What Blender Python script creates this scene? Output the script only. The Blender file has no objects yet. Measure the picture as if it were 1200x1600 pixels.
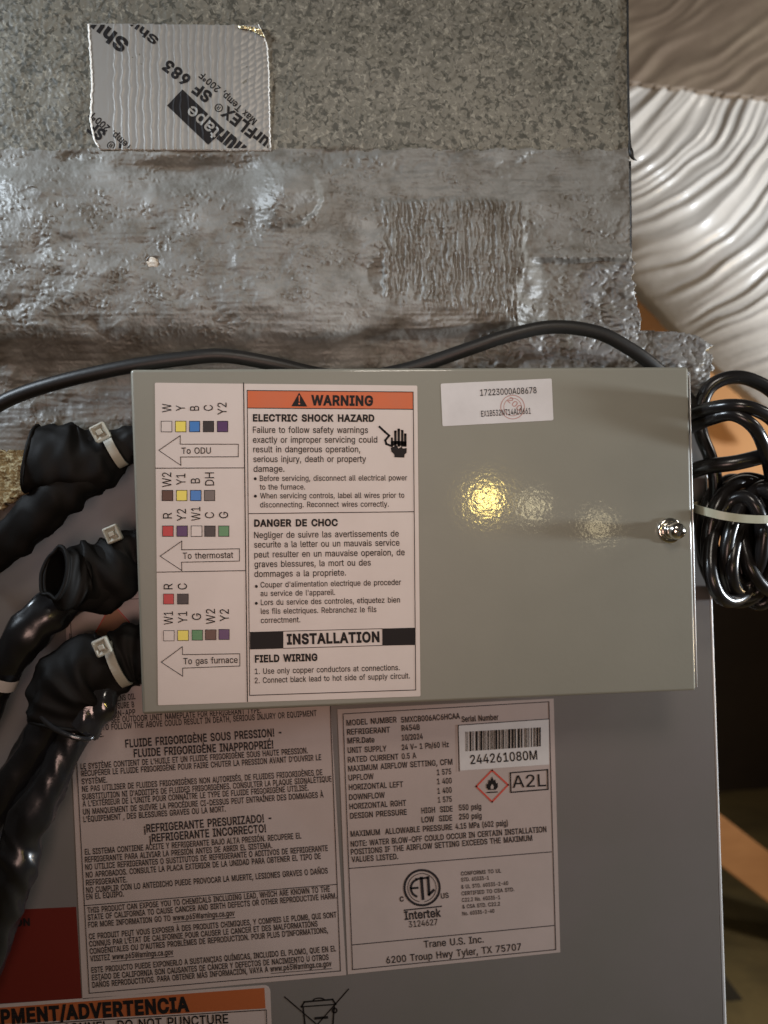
import bpy, bmesh, math, random, os
import numpy as np
from mathutils import Vector, Matrix
from mathutils.geometry import tessellate_polygon, interpolate_bezier
random.seed(7); rng = np.random.default_rng(7)
SC = bpy.context.scene; COL = SC.collection

# ------------------------------------------------------------------ camera
FPX = 1209.0                                     # focal length in pixels of the 1200x1600 frame
a_, r_, p_ = map(math.radians, (6.0, 1.75, -0.25))
FW = np.array([math.sin(a_)*math.cos(p_), math.cos(a_)*math.cos(p_), math.sin(p_)])
R0 = np.array([math.cos(a_), -math.sin(a_), 0.0]); U0 = np.cross(R0, FW)
RT = math.cos(r_)*R0 - math.sin(r_)*U0
UP = math.sin(r_)*R0 + math.cos(r_)*U0
ZC = 1.25                                        # the camera is held 1.25 m over the attic floor boards
def W(px, py, Y):
    """point of the upright plane at depth Y seen at (px, py); arrays welcome"""
    px = np.asarray(px, float); py = np.asarray(py, float); Y = np.asarray(Y, float)
    d = FW + ((px-600)/FPX)[..., None]*RT - ((py-800)/FPX)[..., None]*UP
    p = d*(Y/d[..., 1])[..., None]
    p[..., 2] += ZC
    return p
def WV(px, py, Y): return Vector(W(px, py, Y))
cd = bpy.data.cameras.new('camera'); cam = bpy.data.objects.new('camera', cd); COL.objects.link(cam)
cam.matrix_world = Matrix(((RT[0], UP[0], -FW[0], 0), (RT[1], UP[1], -FW[1], 0), (RT[2], UP[2], -FW[2], ZC), (0, 0, 0, 1)))
cd.sensor_fit = 'VERTICAL'; cd.sensor_height = 36; cd.sensor_width = 27; cd.lens = 36*FPX/1600
cd.clip_start = .01; cd.clip_end = 60
cd.dof.use_dof = True; cd.dof.focus_distance = .424; cd.dof.aperture_fstop = 6.0
SC.camera = cam
SC.view_settings.view_transform = 'Standard'; SC.view_settings.look = 'None'; SC.view_settings.exposure = 0; SC.view_settings.gamma = 1
YB, YC, YD = .420, .466, .452                    # depth of the control box face, cabinet face, plenum face
# ------------------------------------------------------------------ light
wd = bpy.data.worlds.new('World'); SC.world = wd; wd.use_nodes = True
bg = wd.node_tree.nodes['Background']; bg.inputs[0].default_value = (1, .86, .70, 1); bg.inputs[1].default_value = .03
def lamp(name, kind, loc, power, color, size=.1, target=None, size_y=None, spread=None):
    l = bpy.data.lights.new(name, kind); l.energy = power; l.color = color
    if kind == 'AREA':
        l.size = size
        if size_y: l.shape = 'RECTANGLE'; l.size_y = size_y
        if spread: l.spread = math.radians(spread)
    else: l.shadow_soft_size = size
    o = bpy.data.objects.new(name, l); COL.objects.link(o); o.location = loc
    if target is not None: o.rotation_euler = (Vector(target)-Vector(loc)).to_track_quat('-Z', 'Y').to_euler()
    return o
def mir(px, py, dist):
    p = W(px, py, YB); d = p-np.array([0, 0, ZC]); d /= np.linalg.norm(d); d[1] = -d[1]
    return Vector(p+d*dist)
scr = WV(1047, 829, YB-.008)
KEY = scr + Vector((.80, -.118, -.03))
lamp('work_light', 'AREA', KEY, 10.5, (.86, .93, 1.0), .06, target=WV(800, 800, YB))
lamp('soft_top_fill', 'AREA', (.14, -.20, ZC+.44), .48, (1.0, .90, .79), .18, target=WV(720, 520, YB), spread=100)  # soft fill added above the camera, not a seen bulb
lamp('pink_fill', 'AREA', mir(430, 900, .75), .23, (1.0, .66, .56), .22, target=WV(540, 790, YB), spread=68)  # added pink fill that tints the labels from the lower left
lamp('cool_left_fill', 'AREA', (-.56, .24, ZC+.42), .60, (.78, .89, 1.0), .14, target=WV(230, 330, YB), spread=58)  # unseen cool fill added at upper left to rake the mastic
def mirror_lamp(px, py, dist, power, color, size):
    p = W(px, py, YB); d = p-np.array([0, 0, ZC]); d /= np.linalg.norm(d); d[1] = -d[1]
    lamp('bare_bulb', 'POINT', Vector(p+d*dist), power, color, size)
mirror_lamp(760, 781, 1.3, 1.6, (1.0, .74, .20), .022)
mirror_lamp(832, 792, 1.6, .30, (1.0, .86, .50), .022)
mirror_lamp(934, 822, 1.5, .22, (1.0, .84, .50), .025)
lamp('duct_light', 'AREA', (1.25, .25, ZC+.50), 2.2, (1.0, .93, .84), .12, target=WV(1120, 300, .8))  # unseen lamp added to brighten the flexible duct
lamp('warm_back_fill', 'POINT', (.95, .55, ZC-.25), 4.5, (1.0, .72, .40), .05)  # unseen warm fill added for the plywood, beam and floor

# ------------------------------------------------------------------ materials
def mat(name, base, rough=.5, metal=0.0, bump=(), var=None, spec=.5, coat=0, trans=0, distort=0, stretch=None):
    m = bpy.data.materials.new(name); m.use_nodes = True; nt = m.node_tree; n = nt.nodes; L = nt.links
    b = n['Principled BSDF']; b.inputs['Base Color'].default_value = (*base, 1); b.inputs['Roughness'].default_value = rough
    b.inputs['Metallic'].default_value = metal; b.inputs['Specular IOR Level'].default_value = spec
    b.inputs['Coat Weight'].default_value = coat; b.inputs['Coat Roughness'].default_value = .08 if coat == 1 else .15
    b.inputs['Transmission Weight'].default_value = trans
    tc = n.new('ShaderNodeTexCoord'); mp = n.new('ShaderNodeMapping'); L.new(tc.outputs['Object'], mp.inputs[0])
    if stretch: mp.inputs['Scale'].default_value = stretch
    prev = None
    for sc, det, dist, st in bump:
        t = n.new('ShaderNodeTexNoise'); t.inputs['Scale'].default_value = sc; t.inputs['Detail'].default_value = det
        L.new(mp.outputs[0], t.inputs['Vector'])
        bp = n.new('ShaderNodeBump'); bp.inputs['Distance'].default_value = dist; bp.inputs['Strength'].default_value = st
        L.new(t.outputs['Fac'], bp.inputs['Height'])
        if prev: L.new(prev.outputs[0], bp.inputs['Normal'])
        prev = bp
    if prev:
        L.new(prev.outputs[0], b.inputs['Normal']); L.new(prev.outputs[0], b.inputs['Coat Normal'])
    if var:                                       # [(scale, second colour, low, high)...] blotches with their own shape
        cur = None
        for sc, c2, lo, hi in var:
            t = n.new('ShaderNodeTexNoise'); t.inputs['Scale'].default_value = sc; t.inputs['Detail'].default_value = 5
            t.inputs['Roughness'].default_value = .6; t.inputs['Distortion'].default_value = distort
            if distort: t.inputs['Detail'].default_value = 2
            L.new(mp.outputs[0], t.inputs['Vector'])
            r = n.new('ShaderNodeMapRange'); r.inputs['From Min'].default_value = lo; r.inputs['From Max'].default_value = hi
            L.new(t.outputs['Fac'], r.inputs[0])
            mx = n.new('ShaderNodeMix'); mx.data_type = 'RGBA'
            L.new(r.outputs[0], mx.inputs['Factor'])
            if cur: L.new(cur, mx.inputs['A'])
            else: mx.inputs['A'].default_value = (*base, 1)
            mx.inputs['B'].default_value = (*c2, 1)
            cur = mx.outputs['Result']
        L.new(cur, b.inputs['Base Color'])
        r2 = n.new('ShaderNodeMapRange'); r2.inputs['To Min'].default_value = max(.05, rough-.06); r2.inputs['To Max'].default_value = min(1, rough+.08)
        L.new(t.outputs['Fac'], r2.inputs[0]); L.new(r2.outputs[0], b.inputs['Roughness'])
    return m
M = {}
M['box'] = mat('painted_box_metal', (.208, .202, .164), .45, 0, bump=[(430, 1, .00010, .33), (150, 2, .00008, .15)], var=[(30, (.195, .190, .154), .35, .7), (6, (.220, .212, .170), .4, .7)], coat=1)
M['cab'] = mat('painted_cabinet_metal', (.150, .134, .127), .42, 0, bump=[(1100, 2, .00006, .35), (14, 2, .002, .12)], var=[(12, (.135, .125, .112), .35, .7)])
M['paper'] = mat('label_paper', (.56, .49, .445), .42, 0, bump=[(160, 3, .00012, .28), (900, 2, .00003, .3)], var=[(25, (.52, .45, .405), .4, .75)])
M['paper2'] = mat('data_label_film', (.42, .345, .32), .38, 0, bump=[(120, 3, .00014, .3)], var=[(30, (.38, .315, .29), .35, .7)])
M['paper3'] = mat('white_sticker', (.56, .54, .53), .5, 0, bump=[(300, 3, .00008, .3)], var=[(60, (.51, .49, .48), .4, .7)])
M['ink'] = mat('black_ink', (.010, .008, .008), .55, spec=.2)
M['ink2'] = mat('grey_black_ink', (.022, .019, .021), .55, spec=.2)
M['orange'] = mat('orange_ink', (.52, .105, .03), .42, var=[(60, (.48, .11, .04), .4, .7)])
M['orange2'] = mat('dull_orange_ink', (.33, .085, .025), .42)
M['redlab'] = mat('red_label_film', (.11, .010, .006), .38)
M['rim'] = mat('red_ink', (.5, .06, .04), .45)
M['stamp'] = mat('pink_stamp_ink', (.40, .22, .20), .5)
SW = {k: mat(k+'_ink', c, .4) for k, c in dict(yellow=(.70, .58, .10), blue=(.03, .16, .42), black=(.012, .012, .014), purple=(.06, .018, .09),
      brown=(.075, .03, .018), gray=(.12, .10, .09), red=(.42, .03, .03), green=(.06, .20, .08), white=(.56, .49, .445)).items()}
M['mastic'] = mat('grey_duct_mastic', (.185, .180, .163), .46, 0, bump=[(700, 3, .0004, .4), (260, 3, .0005, .35)], var=[(60, (.115, .104, .085), .48, .68), (26, (.27, .268, .252), .50, .68)], spec=.45)
M['board'] = mat('stippled_duct_board', (.165, .152, .120), .5, .0, bump=[(500, 3, .0003, .3)], var=[(12, (.130, .121, .096), .4, .6), (340, (.25, .232, .185), .54, .66), (270, (.058, .055, .042), .50, .62)], distort=.8)
M['foil'] = mat('torn_grey_mastic', (.175, .172, .165), .42, 0, bump=[(500, 3, .0006, .5)], var=[(45, (.12, .11, .092), .45, .62)])
M['tape'] = mat('foil_tape_metal', (.27, .258, .238), .42, .2, bump=[(900, 2, .0001, .2), (200, 2, .0002, .15)])
M['yellow_glint'] = mat('foil_corner_glint', (.75, .66, .42), .30, .9, bump=[(500, 2, .0004, .5)])  # yellow base colour paints in the warm glint on the lifted corner
M['tapedge'] = mat('torn_tape_edge', (.85, .83, .78), .6)
M['fibre'] = mat('tan_glass_fibre', (.42, .33, .19), .9, 0, bump=[(900, 5, .001, .6)], var=[(300, (.25, .18, .09), .45, .6)])
M['rubber'] = mat('black_rubber', (.0045, .004, .0035), .62, 0, bump=[(250, 3, .0003, .3), (40, 2, .002, .2)], spec=.18)
M['sleeve'] = mat('black_plastic_sleeve', (.009, .009, .010), .27, 0, bump=[(70, 3, .0012, .25)], coat=.3)
M['cable'] = mat('black_cable_jacket', (.012, .011, .011), .24, 0, bump=[(120, 2, .0006, .2)])
M['matcable'] = mat('dull_black_cable_and_shadow', (.010, .009, .008), .45, 0, bump=[(400, 2, .0003, .2)])
M['clear'] = mat('shiny_black_wrap', (.020, .020, .022), .16, .2, bump=[(60, 3, .002, .5)], coat=1)
M['nylon'] = mat('white_nylon_tie', (.36, .35, .29), .45, 0, bump=[(300, 2, .0003, .2)])
M['nylon2'] = mat('olive_nylon_tie', (.40, .40, .30), .35, 0, bump=[(300, 2, .0003, .2)])
M['chrome'] = mat('zinc_plated_steel', (.78, .76, .70), .16, 1.0, bump=[(500, 3, .0003, .3)])
M['duct'] = mat('white_duct_jacket', (.60, .575, .54), .40, 0, bump=[(16, 3, .005, .15), (140, 4, .0012, .2)], coat=.2, var=[(9, (.50, .47, .43), .4, .7)])
M['blanket'] = mat('beige_wrap', (.22, .165, .12), .5, .0, bump=[(25, 4, .004, .3)], var=[(14, (.27, .21, .15), .4, .7)])  # beige-brown base with slightly lighter blotches
M['wood'] = mat('orange_lit_plywood', (.50, .235, .06), .62, 0, bump=[(60, 4, .001, .3)], var=[(9, (.40, .17, .04), .35, .7)], stretch=(1, 1, .15))
M['beam'] = mat('pine_beam', (.50, .24, .09), .65, 0, bump=[(60, 4, .001, .3)], var=[(16, (.38, .17, .06), .4, .7)], stretch=(.3, 1, 1))
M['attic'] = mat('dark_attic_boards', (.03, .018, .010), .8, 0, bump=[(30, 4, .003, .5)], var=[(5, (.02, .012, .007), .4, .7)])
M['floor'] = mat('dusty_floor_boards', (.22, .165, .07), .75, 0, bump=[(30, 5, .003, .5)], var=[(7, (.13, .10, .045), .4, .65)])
M['dark'] = mat('dark_slot_and_joist_shadow', (.03, .024, .015), .8)  # dark base for the screw slot and the painted joist shadow

# ------------------------------------------------------------------ object helpers
def thing(name, label, cat, loc, group=None, **kw):
    o = bpy.data.objects.new(name, None); COL.objects.link(o); o.location = loc; o.empty_display_size = .02
    o['label'] = label; o['category'] = cat
    if group: o['group'] = group
    return o
def rootloc(p):
    l = Vector((0, 0, 0))
    while p is not None: l += p.location; p = p.parent
    return l
def mesh(name, verts, faces, m, parent=None, smooth=False, label=None, kind=None, mi=None):
    me = bpy.data.meshes.new(name)
    v = np.asarray(verts, float).reshape(-1, 3)
    if parent is not None: v = v-np.array(rootloc(parent))
    me.from_pydata(v.tolist(), [], [list(map(int, f)) for f in faces] if not isinstance(faces, np.ndarray) else faces.tolist())
    ms = m if isinstance(m, (list, tuple)) else [m]
    for q in ms: me.materials.append(q)
    if mi is not None: me.polygons.foreach_set('material_index', np.asarray(mi, 'i'))
    if smooth: me.polygons.foreach_set('use_smooth', [True]*len(me.polygons))
    me.update()
    o = bpy.data.objects.new(name, me); COL.objects.link(o)
    if parent is not None: o.parent = parent
    if label: o['label'] = label
    if kind: o['kind'] = kind
    return o
def frombm(name, bm, m, parent=None, smooth=True, flatbig=True, **kw):
    bmesh.ops.recalc_face_normals(bm, faces=bm.faces)
    bm.verts.index_update()
    vs = [v.co[:] for v in bm.verts]; fs = [[v.index for v in f.verts] for f in bm.faces]
    bm.free(); o = mesh(name, vs, fs, m, parent, smooth, **kw)
    if flatbig:
        for p in o.data.polygons:
            if p.area > 1e-3: p.use_smooth = False
    return o

class Ink:
    """flat print: collects triangles in photo pixels and lays them on a plane"""
    def __init__(s): s.v = []; s.f = []
    def tris(s, pts, fs):
        k = len(s.v); s.v += [tuple(p) for p in pts]; s.f += [tuple(i+k for i in f) for f in fs]
    def poly(s, pts):
        t = tessellate_polygon([[Vector((x, y, 0)) for x, y in pts]])
        s.tris(pts, t)
    def line(s, *pts, w=1.2, closed=False):
        pts = [np.array(p, float) for p in pts]
        if closed: pts = pts+[pts[0]]
        for a, b in zip(pts[:-1], pts[1:]):
            d = b-a; L = np.linalg.norm(d)
            if L < 1e-6: continue
            d /= L; n = np.array([-d[1], d[0]])*w/2; e = d*w/2*.9
            s.tris([a-e+n, b+e+n, b+e-n, a-e-n], [(0, 1, 2), (0, 2, 3)])
    def ring(s, cx, cy, r, w, n=40, a0=0, a1=360, ry=None):
        ry = ry or r
        P = []
        for i in range(n+1):
            t = math.radians(a0+(a1-a0)*i/n)
            P += [(cx+(r+w/2)*math.cos(t), cy+(ry+w/2)*math.sin(t)), (cx+(r-w/2)*math.cos(t), cy+(ry-w/2)*math.sin(t))]
        s.tris(P, [q for i in range(n) for q in ((2*i, 2*i+2, 2*i+3), (2*i, 2*i+3, 2*i+1))])
    def disc(s, cx, cy, r, n=14): s.poly([(cx+r*math.cos(2*math.pi*i/n), cy+r*math.sin(2*math.pi*i/n)) for i in range(n)])
    def text(s, t, p0, p1, h, bold=0.0):
        s.tris(*layout(t, p0, p1, h, bold))
    def build(s, name, m, parent, Y, yfun=None, label=None):
        v = np.array(s.v); Yv = yfun(v[:, 0], v[:, 1]) if yfun else np.full(len(v), Y)
        P = W(v[:, 0], v[:, 1], Yv)
        f = []
        for a, b, c in s.f:                       # face every triangle to the viewer
            ab = v[b]-v[a]; ac = v[c]-v[a]
            f.append((a, b, c) if ab[0]*ac[1]-ab[1]*ac[0] < 0 else (a, c, b))
        return mesh(name, P, f, m, parent, label=label)
# ---- glyphs: contours of Blender's own interface font, filled contour by contour
FONT = None
try:
    fp = os.path.join(bpy.utils.system_resource('DATAFILES', path='fonts'), 'Inter.woff2')
    if os.path.exists(fp): FONT = bpy.data.fonts.load(fp)
except Exception: FONT = None
GC = {}; ADV = {}
_tc = bpy.data.curves.new('glyph', 'FONT')
if FONT: _tc.font = FONT
_to = bpy.data.objects.new('glyph', _tc); COL.objects.link(_to)
def width_of(t):
    _tc.body = t; bpy.context.view_layer.update(); return _to.dimensions[0]
def inside(p, poly):
    x, y = p; c = False; j = len(poly)-1
    for i in range(len(poly)):
        xi, yi = poly[i]; xj, yj = poly[j]
        if (yi > y) != (yj > y) and x < (xj-xi)*(y-yi)/(yj-yi)+xi: c = not c
        j = i
    return c
def area(P): return .5*sum(P[i-1][0]*P[i][1]-P[i][0]*P[i-1][1] for i in range(len(P)))
def contours(ch):
    _tc.body = ch; bpy.context.view_layer.update()
    dg = bpy.context.evaluated_depsgraph_get()
    cu = _to.evaluated_get(dg).to_curve(dg)
    out = []
    for sp in cu.splines:
        P = []
        if sp.type == 'BEZIER':
            b = sp.bezier_points; n = len(b)
            for i in range(n):
                q, w_ = b[i], b[(i+1) % n]
                straight = (q.handle_right-q.co).cross(w_.co-q.co).length < 1e-7 and (w_.handle_left-w_.co).cross(w_.co-q.co).length < 1e-7
                pts = [q.co] if straight else interpolate_bezier(q.co, q.handle_right, w_.handle_left, w_.co, 3)[:-1]
                P += [(p[0], p[1]) for p in pts]
        else: P = [(p.co[0], p.co[1]) for p in sp.points]
        Q = []
        for p in P:
            if not Q or math.dist(p, Q[-1]) > 1e-5: Q.append(p)
        if len(Q) > 2 and math.dist(Q[0], Q[-1]) < 1e-5: Q.pop()
        if len(Q) > 2: out.append(Q)
    _to.to_curve_clear() if hasattr(_to, 'to_curve_clear') else None
    return out
def grow(P, d):
    n = len(P); out = []
    for i in range(n):
        a, b, c = P[i-1], P[i], P[(i+1) % n]
        n1 = Vector((b[1]-a[1], a[0]-b[0])).normalized(); n2 = Vector((c[1]-b[1], b[0]-c[0])).normalized()
        k = n1+n2; q = max(k.length_squared, 1.2); k = k*(2/q)
        out.append((b[0]+k[0]*d, b[1]+k[1]*d))
    return out
def winding_fill(cs):
    """non-zero winding fill by horizontal bands (interface glyphs overlap themselves)"""
    E = [(c[i-1], c[i]) for c in cs for i in range(len(c)) if abs(c[i-1][1]-c[i][1]) > 1e-9]
    ys = {round(p[1], 3) for c in cs for p in c}
    for i in range(len(E)):
        (ax, ay), (bx, by) = E[i]
        for k in range(i+1, len(E)):
            (cx, cy), (dx, dy) = E[k]
            if max(ay, by) < min(cy, dy) or max(cy, dy) < min(ay, by) or max(ax, bx) < min(cx, dx) or max(cx, dx) < min(ax, bx): continue
            den = (bx-ax)*(dy-cy)-(by-ay)*(dx-cx)
            if abs(den) < 1e-12: continue
            t = ((cx-ax)*(dy-cy)-(cy-ay)*(dx-cx))/den; u = ((cx-ax)*(by-ay)-(cy-ay)*(bx-ax))/den
            if .001 < t < .999 and .001 < u < .999: ys.add(round(ay+t*(by-ay), 3))
    ys = sorted(ys); V = []; F = []
    for y0, y1 in zip(ys[:-1], ys[1:]):
        if y1-y0 < .0015: continue
        m_ = (y0+y1)/2; X = []
        for (ax, ay), (bx, by) in E:
            if min(ay, by) <= m_ < max(ay, by):
                f = lambda y: ax+(bx-ax)*(min(max(y, min(ay, by)), max(ay, by))-ay)/(by-ay)
                X.append((f(m_), f(y0), f(y1), 1 if by > ay else -1))
        X.sort(); w = 0
        for k in range(len(X)):
            if w == 0: st = X[k]
            w += X[k][3]
            if w == 0:
                n = len(V); V += [(st[1], y0), (X[k][1], y0), (X[k][2], y1), (st[2], y1)]; F += [(n, n+1, n+2), (n, n+2, n+3)]
    return V, F
BASEW = width_of('HH')
CAPH = None
def glyph(ch, bold):
    global CAPH
    if (ch, bold) in GC: return GC[ch, bold]
    V, F = [], []
    if ch != ' ':
        cs = contours(ch)
        if cs:
            sg = 1 if area(max(cs, key=lambda c: abs(area(c)))) > 0 else -1
            cs = [grow(c, (bold+.004)*sg) for c in cs]
            V, F = winding_fill(cs)
    GC[ch, bold] = (V, F); return GC[ch, bold]
CAPH = max(p[1] for c in contours('H') for p in c)
def adv(ch):
    if ch not in ADV: ADV[ch] = (width_of('H'+ch+'H')-BASEW) if ch != ' ' else .28
    return ADV[ch]
def layout(t, p0, p1, h, bold=0.0):
    x = 0; V = []; F = []
    for ch in t:
        gv, gf = glyph(ch, (bold if ch != '®' else -.006)+(.005 if h < 11 else 0)); k = len(V)
        V += [(a+x, b) for a, b in gv]; F += [(a+k, b+k, c+k) for a, b, c in gf]
        x += adv(ch)+bold*1.2
    V = np.array(V); x0 = V[:, 0].min(); wd_ = V[:, 0].max()-x0
    p0 = np.array(p0, float); p1 = np.array(p1, float); d = p1-p0; L = np.linalg.norm(d); d /= L
    u = np.array([d[1], -d[0]])
    P = p0+np.outer((V[:, 0]-x0)/wd_*L, d)+np.outer(V[:, 1]*h/CAPH, u)
    return [tuple(q) for q in P], F

def sheet(name, pts, m, parent, Y, th=.00012, label=None, rc=0):
    """a thin sticker with its own thickness, corners given in photo pixels (clockwise from top left)"""
    P = [np.array(p, float) for p in pts]
    if rc:
        Q = []
        for i in range(len(P)):
            a, b, c = P[i-1], P[i], P[(i+1) % len(P)]
            e1 = (a-b)/np.linalg.norm(a-b); e2 = (c-b)/np.linalg.norm(c-b)
            for k in range(5):
                t = k/4; Q.append((1-t)**2*(b+e1*rc)+2*t*(1-t)*b+t*t*(b+e2*rc))
        P = Q
    n = len(P); f = W([p[0] for p in P], [p[1] for p in P], Y-th); b = f.copy(); b[:, 1] += th*.9
    fs = [tuple(range(n))[::-1]] + [(i, (i+1) % n, n+(i+1) % n, n+i) for i in range(n)]
    return mesh(name, np.vstack([f, b]), fs, m, parent, label=label)

def catmull(P, n):
    P = [np.array(p, float) for p in P]; P = [2*P[0]-P[1]]+P+[2*P[-1]-P[-2]]; out = []
    for i in range(1, len(P)-2):
        for k in range(n):
            t = k/n
            out.append(.5*((2*P[i])+(-P[i-1]+P[i+1])*t+(2*P[i-1]-5*P[i]+4*P[i+1]-P[i+2])*t*t+(-P[i-1]+3*P[i]-3*P[i+1]+P[i+2])*t**3))
    out.append(P[-2]); return np.array(out)
def tube_data(ctrl, n=8, seg=18, cap=True, closed=False, wob=0.0, flat=1.0):
    """ctrl: rows (x, y, z, radius)"""
    if closed:
        C = catmull(list(ctrl[-2:])+list(ctrl)+list(ctrl[:2]), n)[2*n:-(2*n)-0]
        C = C[:len(ctrl)*n]
    else: C = catmull(ctrl, n)
    P = C[:, :3]; R = C[:, 3]; m_ = len(P); V = []; F = []
    T = np.gradient(P, axis=0) if not closed else (np.roll(P, -1, 0)-np.roll(P, 1, 0))
    T /= np.linalg.norm(T, axis=1)[:, None]
    ref = np.array([0, -1.0, 0])
    ph = rng.uniform(0, 6.28, 4); sd = int(rng.integers(999)); TH = np.arange(seg)/seg
    if wob >= .05:
        s_ = np.concatenate([[0], np.cumsum(np.linalg.norm(np.diff(P, axis=0), axis=1))])[:, None]; an = 2*np.pi*TH[None, :]
        X, Y_ = np.cos(an)*1.1+s_*0, np.sin(an)*1.1+s_*110
        crum = (1-np.abs(perlin(X*1.1+s_*22, Y_*.5, sd))*2.6)*1.0+perlin(X*2+5, Y_*1.0, sd+1)*.5
    for i in range(m_):
        t = T[i]; a = ref-t*np.dot(ref, t); a /= np.linalg.norm(a); ref = a if not closed else np.array([0, -1.0, 0.02]); b = np.cross(t, a)
        for k in range(seg):
            th = 2*math.pi*k/seg
            w_ = 1+wob*(math.sin(i*.55+ph[0]+2*math.sin(th+ph[1]))*.6+math.sin(i*.21+th*2+ph[2])*.5)
            if wob >= .05: w_ += wob*1.9*crum[i, k]
            V.append(P[i]+R[i]*w_*(math.cos(th)*a*flat+math.sin(th)*b))
    rings = m_ if closed else m_-1
    for i in range(rings):
        j = (i+1) % m_
        for k in range(seg):
            l = (k+1) % seg; F.append((i*seg+k, i*seg+l, j*seg+l, j*seg+k))
    if cap and not closed:
        F.append(tuple(range(seg))[::-1]); F.append(tuple((m_-1)*seg+k for k in range(seg)))
    return V, F
def px_ctrl(rows):
    """(px, py, depth, radius in photo pixels) -> world rows"""
    out = []
    for x, y, Y, r in rows:
        p = W(x, y, Y); out.append((*p, r*Y/FPX))
    return out
def tube(name, rows, m, parent=None, **kw):
    lab = kw.pop('label', None)
    V, F = tube_data(px_ctrl(rows), **kw); return mesh(name, V, F, m, parent, smooth=True, label=lab)
def rbox(center, dims, rot=(0, 0, 0), bev=.0006, seg=3):
    bm = bmesh.new(); bmesh.ops.create_cube(bm, size=1)
    bmesh.ops.scale(bm, vec=dims, verts=bm.verts)
    if bev: bmesh.ops.bevel(bm, geom=bm.edges[:], offset=bev, segments=seg, profile=.5, affect='EDGES')
    from mathutils import Euler
    bmesh.ops.rotate(bm, matrix=Euler(rot).to_matrix(), verts=bm.verts); bmesh.ops.translate(bm, vec=Vector(center), verts=bm.verts)
    return bm

# ------------------------------------------------------------------ numpy noise
def _hash(ix, iy, s):
    h = (ix.astype(np.int64)*374761393+iy.astype(np.int64)*668265263+s*144665) & 0xffffffff
    h = ((h ^ (h >> 13))*1274126177) & 0xffffffff
    return (h ^ (h >> 16)) & 0xffffffff
def perlin(x, y, s=0):
    xi = np.floor(x); yi = np.floor(y); fx = x-xi; fy = y-yi; xi = xi.astype(int); yi = yi.astype(int)
    def g(ix, iy, dx, dy):
        a = _hash(ix, iy, s)/4294967296.0*2*np.pi; return np.cos(a)*dx+np.sin(a)*dy
    u = fx**3*(fx*(fx*6-15)+10); v = fy**3*(fy*(fy*6-15)+10)
    n0 = g(xi, yi, fx, fy)*(1-u)+g(xi+1, yi, fx-1, fy)*u
    n1 = g(xi, yi+1, fx, fy-1)*(1-u)+g(xi+1, yi+1, fx-1, fy-1)*u
    return (n0*(1-v)+n1*v)*1.4
def fbm(x, y, s=0, o=4):
    r = 0; a = 1; t = 0
    for i in range(o): r = r+a*perlin(x*2**i, y*2**i, s+i*17); t += a; a *= .5
    return r/t*1.4
def sst(a, b, x): t = np.clip((x-a)/(b-a), 0, 1); return t*t*(3-2*t)
def cell(x, y, s=0):
    xi = np.floor(x).astype(int); yi = np.floor(y).astype(int); d1 = np.full(x.shape, 9.); d2 = d1.copy()
    for i in (-1, 0, 1):
        for j in (-1, 0, 1):
            cx = xi+i; cy = yi+j
            px = cx+(_hash(cx, cy, s)/4294967296.0); py = cy+(_hash(cx, cy, s+91)/4294967296.0)
            d = (px-x)**2+(py-y)**2; m_ = d < d1
            d2 = np.where(m_, d1, np.minimum(d2, d)); d1 = np.where(m_, d, d1)
    return np.sqrt(d1), np.sqrt(d2)
def field(name, m, parent, u0, u1, v0, v1, step, yfun, mask, skirt=.006, jit=.0, label=None, mats=None, sel=None, kind=None):
    us = np.arange(u0, u1+step, step); vs = np.arange(v0, v1+step, step)
    U, V = np.meshgrid(us, vs); Y = yfun(U, V); P = W(U, V, Y).reshape(-1, 3)
    nu, nv = len(us), len(vs); idx = np.arange(nu*nv).reshape(nv, nu)
    q = np.stack([idx[:-1, :-1], idx[1:, :-1], idx[1:, 1:], idx[:-1, 1:]], -1).reshape(-1, 4)
    uc = (U[:-1, :-1]+step/2).reshape(-1); vc = (V[:-1, :-1]+step/2).reshape(-1)
    k = mask(uc, vc); q = q[k]; uc = uc[k]; vc = vc[k]
    used, inv = np.unique(q, return_inverse=True); q = inv.reshape(-1, 4); P = P[used]
    mi = np.zeros(len(q), int) if sel is None else sel(uc, vc).astype(int)
    e = np.concatenate([q[:, [0, 1]], q[:, [1, 2]], q[:, [2, 3]], q[:, [3, 0]]])
    n = len(P); key = e[:, 0]*n+e[:, 1]; rk = e[:, 1]*n+e[:, 0]
    be = e[~np.isin(key, rk)]
    bv = np.unique(be); mp = -np.ones(n, int); mp[bv] = n+np.arange(len(bv))
    B = P[bv].copy(); B[:, 1] += skirt*(1+(.3 if jit else 0)*rng.standard_normal(len(bv)))
    if jit: B[:, 0] += jit*rng.standard_normal(len(bv)); B[:, 2] += jit*rng.standard_normal(len(bv))
    sk = np.stack([be[:, 1], be[:, 0], mp[be[:, 0]], mp[be[:, 1]]], -1)
    F = np.vstack([q, sk]); ms = (mats or [m])
    mi = np.concatenate([mi, np.full(len(sk), len(ms)-1)])
    return mesh(name, np.vstack([P, B]), F, ms, parent, smooth=True, label=label, mi=mi, kind=kind)

# ================================================================== SETTING
def plane(name, pts, m, kind='structure'):
    o = mesh(name, pts, [tuple(range(len(pts)))], m, kind=kind); return o
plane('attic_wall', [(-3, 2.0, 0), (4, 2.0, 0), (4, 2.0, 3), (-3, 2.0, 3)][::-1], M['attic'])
plane('attic_floor', [(-3, -2, ZC-.80), (4, -2, ZC-.80), (4, 2.0, ZC-.80), (-3, 2.0, ZC-.80)], M['floor'])

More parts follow.
